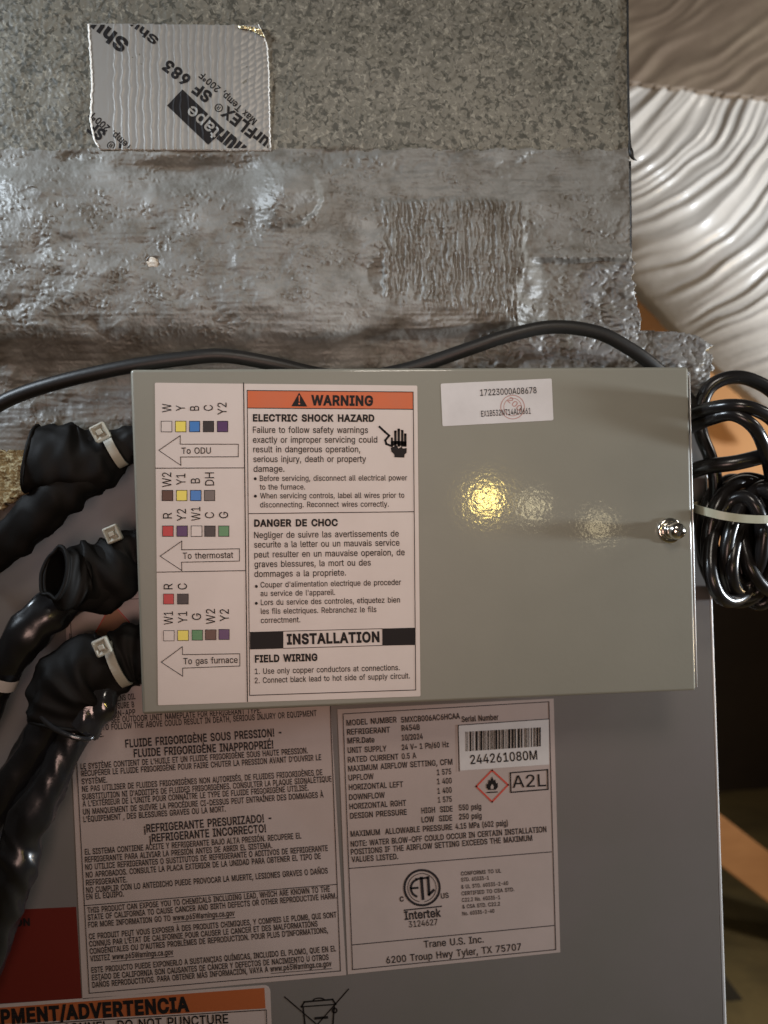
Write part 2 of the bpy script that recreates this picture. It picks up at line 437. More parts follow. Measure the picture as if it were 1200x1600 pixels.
# ================================================================== PLENUM with mastic
pl = thing('supply_plenum', 'grey duct board plenum smeared with rough grey mastic above the control box', 'duct', WV(400, 560, YD+.02))
BUMPS = [(452, 290, 44, 32, 9.5), (425, 340, 34, 36, 4.0), (60, 330, 60, 40, 3.5), (478, 262, 26, 14, 2.0), (40, 385, 80, 60, 2.6), (150, 300, 90, 40, 1.6), (318, 268, 85, 22, -6.5), (250, 262, 60, 10, -2.0), (240, 410, 12, 10, -1.8),
         (545, 470, 34, 12, 2.2), (640, 480, 90, 16, 1.6), (100, 250, 60, 14, -1.0), (560, 330, 60, 60, -1.0), (820, 450, 60, 12, .8), (350, 420, 70, 30, 1.0), (480, 520, 100, 9, 1.5),
         (700, 500, 60, 14, 1.4)]
def interp(v, xs, ys): return np.interp(v, xs, ys)
def mastic_h(u, v):
    """relief in mm, towards the viewer"""
    wv = v+5*fbm(u/90, v/60, 3, 2)
    wu = u+9*perlin(u/50, v/50, 5); wv2 = v+9*perlin(u/50, v/50, 6)
    A = interp(wv, [235, 262, 300, 380, 450, 490, 508, 522, 540, 566, 600, 700], [0, 1.2, 6.0, 10, 12.5, 12, 10, 6, 0, -7, -10, -10])
    B = interp(wv, [235, 300, 395, 402, 410, 480, 520, 600], [0, .6, 1.2, .6, -4.0, -4.8, -7.5, -9])
    C = interp(wv, [235, 300, 400, 470, 510, 530, 600], [0, 1.5, 4.5, 6, 4, -5, -12])
    k1 = sst(500, 640, u+30*perlin(u/80, v/40, 8)); k2 = sst(790, 860, u+16*perlin(u/30, v/30, 9))
    h = A*(1-k1)+C*k1*(1-k2)+B*k2
    for cx, cy, rx, ry, am in BUMPS: h = h+am*np.exp(-(((u-cx)/rx)**2+((v-cy)/ry)**2))
    d_ = np.hypot((u-442)/64, (v-306)/54)+.10*fbm(u/22, v/22, 71, 3)
    h = h+4.6*sst(1.02, .84, d_)*sst(392, 440, u)*sst(380, 330, v)
    ed = sst(228, 240, v+6*fbm(u/28, v/20, 12, 3))            # where mastic begins
    # stippled board: curled flakes about a centimetre long
    f1 = perlin(wu/13, wv2/11, 21); f2 = perlin(wu/8+3, wv2/9, 22); f3 = perlin(wu/5, wv2/5, 23)
    st = .18*sst(-.10, .16, f1)*(1-sst(.30, .46, f1))+.16*sst(-.06, .14, f2)+.10*f3+1.2*perlin(u/70, v/60, 24)
    h = h+st*(1-ed)
    # mastic: soft lumps, sparse curled crests, brushed streaks
    am = .35+.65*sst(-.25, .35, fbm(u/140, v/90, 31, 2))
    lumps = perlin(wu/90, wv2/50, 33)*4.0+perlin(wu/36, wv2/26, 42)*1.3+perlin(wu/15, wv2/12, 34)*.55+perlin(wu/11, wv2/8, 32)*.32
    c1, c2 = cell(wu/15, wv2/12, 35)
    crest = np.exp(-((c1-.36)/.10)**2)*sst(-.12, .30, perlin(u/7, v/7, 36))*sst(-.45, .2, perlin(u/45, v/35, 37))
    dots = np.clip(.30-c1, 0, 1)*2.0*sst(.0, .3, perlin(u/20, v/20, 41))
    streak = perlin(u/80, v/4.2, 38)*.34+perlin(u/45, v/8, 39)*.42
    sm = sst(-.1, .3, fbm(u/150, v/50, 40, 2)+.55*sst(560, 640, u)*sst(330, 250, v)+.5*sst(455, 500, v)-.15)
    h = h+ed*(lumps*am+(crest*.95+dots*.8)*(1-.55*sm)+streak*(.2+.7*sm))
    h = h+ed*.35+ed*(.16*perlin(u/3.6, v/3.2, 44)+.22*np.clip(perlin(wu/6.5, wv2/5.5, 45), 0, 1))
    # vertical combed patch
    pe = sst(597, 602, u+6*perlin(v/14, u/40, 50))*sst(826, 820, u-6*perlin(v/16, u/40, 51)+.06*(v-310))*sst(310, 315, v+7*perlin(u/12, v/30, 52))*sst(478, 450, v-.18*(u-600)+12*perlin(u/20, v/30, 53))
    cu = u+4.0*perlin(u/20, v/24, 54)
    comb = (np.clip(1-np.abs(perlin(cu/6.8, v/70, 55))*3.0, 0, 1)*1.35+np.clip(1-np.abs(perlin(cu/4.0, v/26, 56))*3, 0, 1)*.6+.35*perlin(u/9, v/7, 57))
    h = h+pe*(comb+1.0-.8*lumps*am-crest*.9)
    # foil crinkle on the lower right
    fo = foil_mask(u, v)
    q = perlin(wu/17, wv2/13, 60); k1_ = cell(wu/17+.3*q, wv2/12, 63)[0]; k2_ = cell(wu/8, wv2/6.5+.3*q, 64)[0]; cr = k1_*2.3+k2_*1.0-1.2+perlin(u/40, v/30, 62)*2.2
    h = h*(1-fo)+fo*(cr+interp(v, [400, 470, 520, 600, 700], [-2, -3.6, -6, -6, -8])+3.5*np.exp(-(((u-1070)/45)**2+((v-560)/40)**2)))
    # under-lip flange: long soft horizontal folds
    return h
def foil_mask(u, v):
    n = 14*fbm(u/45, v/30, 70, 3)
    a = sst(-4, 30, v-(515-.10*np.clip(u-640, 0, 230))+n)*sst(600, 680, u+n)
    b = sst(0, 10, v-406+n*.3)*sst(880, 940, u+n*1.5)
    return np.clip(np.maximum(a*sst(690, 760, u), b), 0, 1)
def redge(v):
    return interp(v, [-60, 240, 246, 400, 404, 440, 470, 505, 516, 519, 524, 540, 548, 556, 575, 580, 600, 640],
                     [979, 984, 984, 987, 990, 989, 994, 1001, 1002, 1060, 1088, 1112, 1104, 1113, 1116, 1110, 1108, 1106])
def m_mask(u, v):
    e = redge(v)+np.where(v > 400, 3.0, .8)*fbm(v/9, u/60, 77, 3)*1.6
    low = np.where(u < 215, 706+7*fbm(u/14, v/30, 78, 3), 640)
    return (u < e) & (v < low)
def m_sel(u, v):
    f = foil_mask(u, v) > .5
    b = (v+6*fbm(u/28, v/20, 12, 3)) < 234
    return np.where(f, 2, np.where(b, 0, 1))
mast = field('mastic_face', None, pl, -50, 1120, -60, 716, 1.7, lambda u, v: YD-.001*mastic_h(u, v), m_mask, skirt=.010, jit=.0006,
             mats=[M['board'], M['mastic'], M['foil'], M['fibre']], sel=m_sel)
# the plenum box behind its face
c0 = W(-60, -70, YD+.010); c1_ = W(979, 540, YD+.010)
bm = rbox(((c0[0]+c1_[0])/2-.0015, YD+.012+.15, (c0[2]+c1_[2])/2), (c1_[0]-c0[0]-.002, .30, c0[2]-c1_[2]), bev=.001)
frombm('duct_board', bm, M['fibre'], pl, smooth=False)
# dark line modelled as the shadow down the right corner, with a torn tip
tube('edge_shadow', [(980.5, -60, YD-.0005, 1.6), (981.5, 100, YD-.0005, 1.7), (983.5, 215, YD-.0006, 2.2), (986, 238, YD-.001, 4.0), (989, 247, YD-.001, 2.5), (995, 251, YD-.0005, .4)], M['matcable'], pl, n=5, seg=8)
tube('edge_shadow', [(984.5, 252, YD-.0008, 1.6), (985.5, 330, YD-.001, 1.8), (986, 398, YD-.001, 1.6)], M['matcable'], pl, n=5, seg=8)
# pale foam dab in a hole
bm = bmesh.new(); bmesh.ops.create_icosphere(bm, subdivisions=4, radius=1)
for v in bm.verts:
    k = 1+.16*math.sin(v.co.x*5+v.co.z*3)+.08*math.sin(v.co.z*11+1); v.co = Vector((v.co.x*.0046, v.co.y*.0022, v.co.z*.0040))*k
bmesh.ops.translate(bm, vec=WV(239, 412, YD-.0092), verts=bm.verts)
frombm('foam_dab', bm, mat('pale_foam', (.55, .50, .42), .7, bump=[(700, 3, .0006, .5)]), pl)
tube('foam_lip', [(229, 418, YD-.009, 1.3), (230, 405, YD-.0105, 1.5), (238, 400, YD-.011, 1.2), (250, 401, YD-.0105, 1.4), (254, 408, YD-.0095, 1.1), (252, 417, YD-.009, .5)], M['foil'], pl, n=5, seg=8)

# ---- foil tape patch
def tape_rel(u, v):
    cu = u+2.5*perlin(u/25, v/30, 80)+1.5*perlin(u/60, v/12, 82)
    ph = (cu/11.6) % 1.0; r = 1-np.exp(-((ph-.5)/.15)**2)
    lim = sst(166, 176, u+3*perlin(v/20, u/20, 81))
    dg = np.abs(np.sin(np.pi*(u*.55+v*.9+3*perlin(u/20, v/20, 83))/9))**.7
    k = sst(350, 385, u)
    cr = (1-np.abs(perlin(u/16, v/16, 84))*2)*.25
    peel = 1.6*sst(28, 0, np.hypot(u-414, v-44))
    return (.30*(1-r)*lim*(1-.45*k))-.16*(1-dg)*k+cr*.25+peel+.5
def tapeY(u, v): return YD-.001*(.55+tape_rel(u, v))
def tape_mask(u, v):
    l = interp(v, [38, 70, 130, 190, 215, 233], [137.5, 140, 143.5, 141, 146, 155])+1.6*fbm(v/9, v*0, 86, 3)
    r = interp(v, [38, 52, 66, 100, 150, 235], [404, 411, 417, 420, 421, 423])+1.8*perlin(v/3.1, v*0+3, 87)+1.0*fbm(v/14, v*0, 88, 2)
    t = 36.5+(u-137)*.010+.8*perlin(u/12, u*0, 89); b = 233+(u-140)*.006+1.2*perlin(u/9, u*0, 90)
    return (u > l) & (u < r) & (v > t) & (v < b)
tp = field('tape_patch', None, pl, 130, 430, 30, 240, 1.0, tapeY, tape_mask, skirt=.0009, mats=[M['tape'], M['tapedge']], label='silver foil tape patch printed with black words, stuck on the plenum')
for side in (0, 1):
    R = []
    for v_ in np.arange(38, 233, 2.5):
        vv = np.array([v_])
        if side == 0: x_ = interp(vv, [38, 70, 130, 190, 215, 233], [137.5, 140, 143.5, 141, 146, 155])+1.6*fbm(vv/9, vv*0, 86, 3)
        else: x_ = interp(vv, [38, 52, 66, 100, 150, 235], [404, 411, 417, 420, 421, 423])+1.8*perlin(vv/3.1, vv*0+3, 87)+1.0*fbm(vv/14, vv*0, 88, 2)
        R.append((float(x_[0])+(.4 if side == 0 else -.6), v_, float(tapeY(x_, vv)[0])-.0001, (1.3 if side == 0 else .75)*(1+.35*math.sin(v_*.9)*math.sin(v_*.23))))
    tube('torn_edge', R, M['tapedge'], tp, n=2, seg=8)
field('lifted_corner', None, tp, 372, 420, 38, 80, .9, lambda u, v: tapeY(u, v)-.0006-.0016*np.abs(perlin(u/7+v/11, v/6, 130)), lambda u, v: (np.abs((v-40)-.0125*(u-370)**2*.5-1.5) < 2.2+3.0*sst(385, 412, u)) & (u < 404+(v-38)*.5), skirt=.0004, mats=[M['yellow_glint'], M['yellow_glint']])
def tape_ink(items, name='printed_text', m=None):
    bm = bmesh.new()
    for V, F in items:
        vs = [bm.verts.new((x, y, 0)) for x, y in V]
        for f in F:
            try: bm.faces.new([vs[i] for i in f])
            except Exception: pass
    for co, no in (((142, 0, 0), (-1, -.03, 0)), ((419, 0, 0), (1, 0, 0)), ((0, 38.5, 0), (0, -1, 0)), ((0, 231.5, 0), (0, 1, 0))):
        bmesh.ops.bisect_plane(bm, geom=bm.verts[:]+bm.edges[:]+bm.faces[:], plane_co=co, plane_no=no, clear_outer=True)
    for _ in range(8):
        es = [e for e in bm.edges if e.calc_length() > 1.5]
        if not es: break
        bmesh.ops.subdivide_edges(bm, edges=es, cuts=1); bmesh.ops.triangulate(bm, faces=bm.faces[:])
    ik = Ink(); bm.verts.index_update(); ik.v = [(v.co.x, v.co.y) for v in bm.verts]; ik.f = [tuple(v.index for v in f.verts) for f in bm.faces]; bm.free()
    return ik.build(name, m or M['ink'], tp, 0, yfun=lambda u, v: tapeY(u, v)-.00013)
def bar(P): return (P, [(0, 1, 2), (0, 2, 3)])
def tl(t, s, e, h, b=.02): return layout(t, s, e, h, b)
# bar reaches from the "t" past the "e"; its word is left in the tape's own silver
BAR = [(285, 139.5), (261, 165), (325, 226), (351, 203)]
tape_ink([tl('ShurFLEX® SF 683', (447, 238), (263, 93), 17, .035), tl('Max Temp, 200°F', (402, 188), (317, 112), 10.5, .01),
          tl('Shur', (399, 243), (350, 202), 22, .05),
          tl('Shur', (203, 67), (137, 19), 20, .035), tl('Shu', (249, 61), (208, 31), 12, .03),
          tl('ShurFLEX® SF', (267, 293), (146, 190), 17, .035), tl('Max Temp. 200°F', (230, 250), (144, 173), 10.5, .01)])
tape_ink([bar(BAR)], 'printed_bar')
kk = Ink(); bmt = tl('tape', (345, 204), (300.5, 164), 19, .012)
def tape_ink2():
    bm = bmesh.new(); vs = [bm.verts.new((x, y, 0)) for x, y in bmt[0]]
    for f in bmt[1]:
        try: bm.faces.new([vs[i] for i in f])
        except Exception: pass
    for _ in range(5):
        es = [e for e in bm.edges if e.calc_length() > 1.5]
        if not es: break
        bmesh.ops.subdivide_edges(bm, edges=es, cuts=1); bmesh.ops.triangulate(bm, faces=bm.faces[:])
    bm.verts.index_update(); kk.v = [(v.co.x, v.co.y) for v in bm.verts]; kk.f = [tuple(v.index for v in f.verts) for f in bm.faces]; bm.free()
    kk.build('printed_text', M['tape'], tp, 0, yfun=lambda u, v: tapeY(u, v)-.00030, label='silver letters on the black bar')
tape_ink2()

# loose tan insulation under the left end of the mastic
ins = field('insulation_tuft', None, None, -50, 110, 700, 800, 1.6,
      lambda u, v: YC-.0065-.0022*fbm(u/22, v/14, 101, 4)-.0018*np.clip(1-np.abs(perlin(u/9, v/5, 102))*2.5, 0, 1),
      lambda u, v: (v < interp(u, [-50, 0, 20, 40, 60, 110], [805, 792, 782, 768, 745, 705])+9*fbm(u/9, v/9, 103, 3)) & (v > 704+5*fbm(u/12, u*0, 104, 2)), skirt=.005, jit=.0006,
      mats=[mat('pale_fibre_insulation', (.42, .37, .22), .9, bump=[(800, 5, .001, .7)], var=[(260, (.30, .25, .14), .45, .6)]), M['fibre']])
ins['label'] = 'torn tuft of pale tan fibre insulation at the left edge above the cables'; ins['category'] = 'insulation'

# ================================================================== CABINET
cab = thing('air_handler', 'grey painted metal air handler cabinet covered in safety and data labels', 'air handler', WV(600, 1600, YC+.1))
r_top, r_bot = W(1100.5, 640, YC), W(1133.5, 1640, YC)
xr = (W(1111.5, 950, YC)[0]+W(1133, 1600, YC)[0])/2
zt = W(600, 560, YC)[2]; zb = W(600, 1760, YC)[2]; xl = W(-160, 800, YC)[0]
bm = rbox(((xl+xr)/2, YC+.15, (zt+zb)/2), (xr-xl, .30, zt-zb), bev=.0016, seg=4)
frombm('cabinet_shell', bm, M['cab'], cab)
tube('panel_edge_highlight', [(1099.5, 640, YC+.0006, 2.2), (1111, 950, YC+.0006, 2.2), (1132.5, 1600, YC+.0006, 2.4), (1136, 1700, YC+.0006, 2.4)], mat('cabinet_edge_highlight', (.75, .76, .78), .35, .2), cab, n=3, seg=10)  # pale strip added as the highlight along the cabinet's right edge
e1 = Ink()
def zA(x, y): return (100+x/2.727, 1080+y/2.727)
def zB(x, y): return (100+x/2.609, 1370+y/2.609)
def zC(x, y): return (510+x/3.158, 1080+y/3.158)
def zD(x, y): return (510+x/3.158, 1330+y/3.158)
def zF(x, y): return (0+x/2.143, 1360+y/2.143)
# big refrigerant label
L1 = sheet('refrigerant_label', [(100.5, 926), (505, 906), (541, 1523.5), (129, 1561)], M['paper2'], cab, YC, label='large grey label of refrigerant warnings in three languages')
ik = Ink()
T = [('CONTAINS OIL', (165, 50), (305, 33)), ('HIGH PRESSURE B', (120, 84), (300, 68)), ('CAUSE NON-APP', (110, 117), (305, 100)),
     ('S. SEE OUTDOOR UNIT NAMEPLATE FOR REFRIGERANT TYPE.', (172, 137), (840, 92)), ('FAILURE TO FOLLOW THE ABOVE COULD RESULT IN DEATH, SERIOUS INJURY OR EQUIPMENT', (66, 173), (1077, 105)),
     ('DAMAGE.', (72, 203), (168, 194)),
     ("LE SYSTÈME CONTIENT DE L'HUILE ET UN FLUIDE FRIGORIGÈNE SOUS HAUTE PRESSION.", (72, 333), (1040, 264)),
     ("RÉCUPÉRER LE FLUIDE FRIGORIGÈNE POUR FAIRE CHUTER LA PRESSION AVANT D'OUVRIR LE", (75, 363), (1097, 293)),
     ('SYSTÈME.', (76, 397), (185, 389)),
     ('NE PAS UTILISER DE FLUIDES FRIGORIGÈNES NON AUTORISÉS, DE FLUIDES FRIGORIGÈNES DE', (78, 429), (1102, 357)),
     ("SUBSTITUTION NI D'ADDITIFS DE FLUIDES FRIGORIGÈNES. CONSULTER LA PLAQUE SIGNALÉTIQUE", (78, 462), (1141, 385)),
     ("À L'EXTÉRIEUR DE L'UNITÉ POUR CONNAÎTRE LE TYPE DE FLUIDE FRIGORIGÈNE UTILISÉ.", (80, 492), (1043, 423)),
     ('UN MANQUEMENT DE SUIVRE LA PROCÉDURE CI-DESSUS PEUT ENTRAÎNER DES DOMMAGES À', (82, 526), (1107, 452)),
     ("L'ÉQUIPEMENT , DES BLESSURES GRAVES OU LA MORT.", (84, 558), (690, 513)),
     ('EL SISTEMA CONTIENE ACEITE Y REFRIGERANTE BAJO ALTA PRESIÓN. RECUPERE EL', (90, 697), (1012, 627)),
     ('REFRIGERANTE PARA ALIVIAR LA PRESIÓN ANTES DE ABRIR EL SISTEMA.', (90, 730), (888, 668)),
     ('NO UTILICE REFRIGERANTES O SUSTITUTOS DE REFRIGERANTE O ADITIVOS DE REFRIGERANTE', (92, 762), (1125, 680)),
     ('NO APROBADOS. CONSULTE LA PLACA EXTERIOR DE LA UNIDAD PARA OBTENER EL TIPO DE', (94, 795), (1095, 714)),
     ('REFRIGERANTE.', (95, 828), (270, 814)),
     ('NO CUMPLIR CON LO ANTEDICHO PUEDE PROVOCAR LA MUERTE, LESIONES GRAVES O DAÑOS', (96, 860), (1125, 776))]
for t, a, b in T: ik.text(t, zA(*a), zA(*b), 8.8, .012)
for t, a, b in [('FLUIDE FRIGORIGÈNE SOUS PRESSION! -', (262, 240), (928, 190)), ('FLUIDE FRIGORIGÈNE INAPPROPRIÉ!', (298, 281), (893, 243)),
                ('¡REFRIGERANTE PRESURIZADO! -', (342, 602), (885, 555)), ('¡REFRIGERANTE INCORRECTO!', (365, 643), (862, 600))]:
    ik.text(t, zA(*a), zA(*b), 12, .022)
for t, a, b in [('EN EL EQUIPO.', (92, 93), (245, 80)), ('THIS PRODUCT CAN EXPOSE YOU TO CHEMICALS INCLUDING LEAD, WHICH ARE KNOWN TO THE', (97, 148), (1085, 60)),
     ('STATE OF CALIFORNIA TO CAUSE CANCER AND BIRTH DEFECTS OR OTHER REPRODUCTIVE HARM.', (98, 177), (1112, 88)),
     ('FOR MORE INFORMATION GO TO www.p65Warnings.ca.gov', (100, 207), (697, 158)),
     ('CE PRODUIT PEUT VOUS EXPOSER À DES PRODUITS CHIMIQUES, Y COMPRIS LE PLOMB, QUI SONT', (103, 255), (1112, 165)),
     ("CONNUS PAR L'ÉTAT DE CALIFORNIE POUR CAUSER LE CANCER ET DES MALFORMATIONS", (104, 285), (1035, 202)),
     ("CONGÉNITALES OU D'AUTRES PROBLÈMES DE REPRODUCTION. POUR PLUS D'INFORMATIONS,", (106, 315), (1077, 228)),
     ('VISITEZ www.p65Warnings.ca.gov', (108, 345), (447, 317)),
     ('ESTE PRODUCTO PUEDE EXPONERLO A SUSTANCIAS QUÍMICAS, INCLUIDO EL PLOMO, QUE EN EL', (113, 392), (1110, 303)),
     ('ESTADO DE CALIFORNIA SON CAUSANTES DE CÁNCER Y DEFECTOS DE NACIMIENTO U OTROS', (115, 422), (1080, 338)),
     ('DAÑOS REPRODUCTIVOS. PARA OBTENER MÁS INFORMACIÓN, VAYA A www.p65Warnings.ca.gov', (117, 452), (1092, 364))]:
    ik.text(t, zB(*a), zB(*b), 8.6, .012)
for a, b in (((447, 186), (697, 166)), ((193, 346), (447, 325)), ((845, 394), (1092, 374))): ik.line(zB(*a), zB(*b), w=1)
ik.line((109, 990), (139.5, 1552), (532, 1517), (512, 1000), w=1.3); ik.line(zB(82, 118), zB(1110, 31), w=1.3)
ik.line((101, 941), (500, 922), w=1.2); ik.line((109, 941), (112, 1010), w=1.2)
ik.build('printed_text', M['ink2'], L1, YC-.00020)
dm = Ink(); dm.poly([(175, 944), (207, 980), (176, 1034), (141, 1005)]); dm.build('hazard_diamond', mat('brown_orange_ink', (.30, .13, .06), .45), L1, YC-.00018)
dm = Ink(); dm.line((175, 942), (207, 978), (176, 1036), (140, 1005), w=2, closed=True); dm.build('diamond_outline', M['rim'], L1, YC-.00024)
# rating label
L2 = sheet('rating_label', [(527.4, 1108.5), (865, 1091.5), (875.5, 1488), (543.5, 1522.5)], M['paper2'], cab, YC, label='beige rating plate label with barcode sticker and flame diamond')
ik = Ink()
for t, a, b in [('MODEL NUMBER', (100, 170), (348, 153)), ('5MXCB006AC6HCAA', (370, 155), (660, 135)), ('REFRIGERANT', (103, 215), (315, 203)), ('R454B', (372, 196), (462, 190)),
     ('MFR.Date', (105, 258), (238, 252)), ('10/2024', (373, 243), (477, 236)), ('UNIT SUPPLY', (106, 305), (298, 296)), ('24 V~ 1 Ph/60 Hz', (373, 291), (605, 275)),
     ('RATED CURRENT', (107, 352), (357, 336)), ('0.5 A', (373, 335), (445, 330)), ('MAXIMUM AIRFLOW SETTING, CFM', (108, 396), (623, 361)), ('UPFLOW', (110, 441), (235, 433)),
     ('1 575', (547, 414), (617, 409)), ('HORIZONTAL LEFT', (112, 488), (380, 472)), ('1 400', (548, 459), (620, 454)), ('DOWNFLOW', (113, 537), (290, 525)), ('1 400', (550, 506), (620, 500)),
     ('HORIZONTAL RGHT', (115, 583), (395, 564)), ('1 575', (552, 550), (620, 545)), ('DESIGN PRESSURE', (118, 629), (398, 609)), ('HIGH  SIDE', (470, 603), (624, 593)), ('550 psig', (655, 588), (765, 582)),
     ('LOW  SIDE', (471, 648), (622, 638)), ('250 psig', (656, 633), (767, 627)), ('MAXIMUM  ALLOWABLE PRESSURE', (120, 718), (622, 683)), ('4.15 MPa (602 psig)', (638, 681), (897, 663)),
     ('NOTE: WATER BLOW-OFF COULD OCCUR IN CERTAIN INSTALLATION', (121, 768), (1087, 694)), ('POSITIONS IF THE AIRFLOW SETTING EXCEEDS THE MAXIMUM', (122, 807), (1017, 737)),
     ('VALUES LISTED.', (125, 844), (355, 828)), ('Serial Number', (668, 152), (850, 141))]:
    ik.text(t, zC(*a), zC(*b), 8.6, .012)
for t, a, b in [('CONFORMS TO UL', (665, 120), (863, 105)), ('STD. 60335-1', (666, 150), (803, 140)), ('& UL STD. 60335-2-40', (667, 185), (898, 166)), ('CERTIFIED TO CSA STD.', (668, 218), (928, 197)),
     ('C22.2 No. 60335-1', (670, 250), (858, 236)), ('& CSA STD. C22.2', (672, 283), (858, 268)), ('No. 60335-2-40', (672, 317), (830, 303))]:
    ik.text(t, zD(*a), zD(*b), 5.8, .008)
ik.text('Intertek', zD(387, 338), zD(567, 322), 12.5, .02); ik.text('3124627', zD(408, 376), zD(550, 363), 9.5)
ik.text('c', zD(362, 248), zD(383, 247), 10, .01); ik.text('US', zD(567, 234), zD(605, 229), 8, .01)
ik.text('Trane U.S. Inc.', zD(483, 476), zD(778, 450), 10.5, .004); ik.text('6200 Troup Hwy Tyler, TX 75707', zD(297, 554), zD(963, 487), 10.5, .004)
ik.line(zD(385, 291), zD(568, 272), w=2)
cx, cy = zD(472, 180); ik.ring(cx, cy, 27.5, 3.6); 
ik.ring(cx, cy, 22.2, 1.0, a0=100, a1=440)
# stylised letters inside the ring: C-shaped E, tall T, hooked L
ik.ring(cx-3.5, cy+.5, 14, 3.6, a0=105, a1=255, n=20); ik.line((cx-17, cy+1), (cx-7, cy+.2), w=3.4)
ik.line((cx-9, cy-13.5), (cx+8, cy-15.5), w=3.2); ik.line((cx-1, cy-15), (cx+1.5, cy+17), w=4.6)
ik.line((cx+9.5, cy-16), (cx+11, cy+10), w=4.4); ik.line((cx+11, cy+11), (cx+18, cy+4), w=4)
ik.line((536, 1115.5), (857.7, 1096.5), (868.5, 1483.6), (551, 1515), closed=True, w=1.3)
ik.line((545.5, 1357), (862, 1331), w=1.3); ik.line((550, 1476.5), (866, 1446), w=1.3)
ik.build('printed_text', M['ink2'], L2, YC-.00022)
L3 = sheet('barcode_sticker', [zC(652, 168), zC(1097, 137), zC(1099, 362), zC(660, 392)], M['paper3'], L2, YC-.0002, th=.00012)
ik = Ink()
x = 688; br = random.Random(4)
while x < 1058:
    w_ = br.choice([3, 3, 5, 8, 11]); 
    if x+w_ > 1062: break
    t0, t1 = (x-688)/374, (x+w_-688)/374
    ik.poly([zC(x, 200-22*t0), zC(x+w_, 200-22*t1), zC(x+w_, 297-25*t1), zC(x, 297-25*t0)]); x += w_+br.choice([3, 4, 5, 8])
ik.text('244261080M', zC(712, 360), zC(1042, 336), 14, .008); ik.line(zC(655, 395), zC(651, 168), zC(1097, 137), w=1.2)
ik.build('barcode_print', M['ink'], L2, YC-.00042)
ik = Ink(); ik.line(zC(818, 390), zC(897, 462), zC(818, 546), zC(740, 470), w=2.6, closed=True); ik.build('diamond_outline', M['rim'], L2, YC-.00024)
ik = Ink(); ik.poly([zC(818, 420), zC(826, 440), zC(834, 436), zC(838, 455), zC(846, 452), zC(847, 472), zC(836, 486), zC(800, 488), zC(789, 474), zC(790, 455), zC(797, 459), zC(801, 436), zC(808, 443)])
ik.line(zC(793, 500), zC(843, 497), w=1.8); ik.build('flame_symbol', M['ink'], L2, YC-.00026)
ik = Ink(); ik.poly([zC(818, 458), zC(826, 470), zC(824, 482), zC(812, 483), zC(810, 471)]); ik.build('flame_core', M['paper2'], L2, YC-.00030)
ik = Ink(); ik.line(zC(908, 403), zC(1092, 387), zC(1094, 484), zC(911, 499), w=2.0, closed=True); ik.text('A2L', zC(920, 477), zC(1085, 468), 19, .0); ik.build('class_mark', M['ink'], L2, YC-.00026)
# orange warning label, red label, bin symbol
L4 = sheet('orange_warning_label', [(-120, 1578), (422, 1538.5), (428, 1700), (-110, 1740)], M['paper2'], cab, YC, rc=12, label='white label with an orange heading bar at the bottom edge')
o_ = sheet('heading_bar', [(-110, 1583), (413, 1543.5), (415, 1575.5), (-110, 1607)], M['orange2'], L4, YC-.00014, th=.00004)
ik = Ink(); ik.text('EQUIPMENT/ADVERTENCIA', (-66, 1604.5), zF(635, 470), 21, .04)
ik.text('TRAINED PERSONNEL. DO NOT PUNCTURE', (-20, 1621), zF(765, 511), 14, .012); ik.line((-110, 1610), (416, 1578), w=1.3); ik.line((416, 1578), (420, 1690), w=1.3)
ik.build('printed_text', M['ink'], L4, YC-.00026)
L5 = sheet('red_label', [(-90, 1427), (119, 1417), (127.5, 1560), (-80, 1573)], M['redlab'], cab, YC, label='dark red label behind the black sleeves at lower left')
ik = Ink(); ik.text('CAUTION', (-30, 1450), (47, 1446), 11, .03); ik.build('printed_text', M['ink'], L5, YC-.0002)
L6 = Ink(); L6.line(zB(900, 490), zB(1040, 610), w=2); L6.line(zB(1160, 458), zB(1000, 640), w=2); L6.line(zB(975, 535), zB(992, 690), w=2.6); L6.line(zB(1102, 525), zB(1090, 690), w=2.6)
L6.line(zB(968, 530), zB(980, 510), zB(1095, 500), zB(1108, 520), w=2.6); L6.ring(*zB(1040, 505), 9, 2.2, a0=180, a1=360, ry=4); L6.line(zB(968, 530), zB(1108, 520), w=2); L6.line(zB(1025, 577), zB(1072, 573), w=4); L6.ring(*zB(1103, 545), 3.5, 2.4)
L6.build('crossed_bin_symbol', M['ink'], cab, YC-.0001)

# ================================================================== CONTROL BOX
cb = thing('control_box', 'grey painted steel control box with a white wiring label and one screw', 'electrical box', WV(650, 1100, YB+.02))
tlc, trc, brc, blc = [W(x, y, YB) for x, y in ((203, 577), (1076, 573), (1088, 1079), (222, 1117))]
ctr = (tlc+trc+brc+blc)/4; wdt = (np.linalg.norm(trc-tlc)+np.linalg.norm(brc-blc))/2; hgt = (np.linalg.norm(tlc-blc)+np.linalg.norm(trc-brc))/2
ang = (math.atan2(trc[2]-tlc[2], trc[0]-tlc[0])+math.atan2(brc[2]-blc[2], brc[0]-blc[0]))/2
bm = bmesh.new(); bmesh.ops.create_cube(bm, size=1); bmesh.ops.scale(bm, vec=(wdt, .040, hgt), verts=bm.verts)
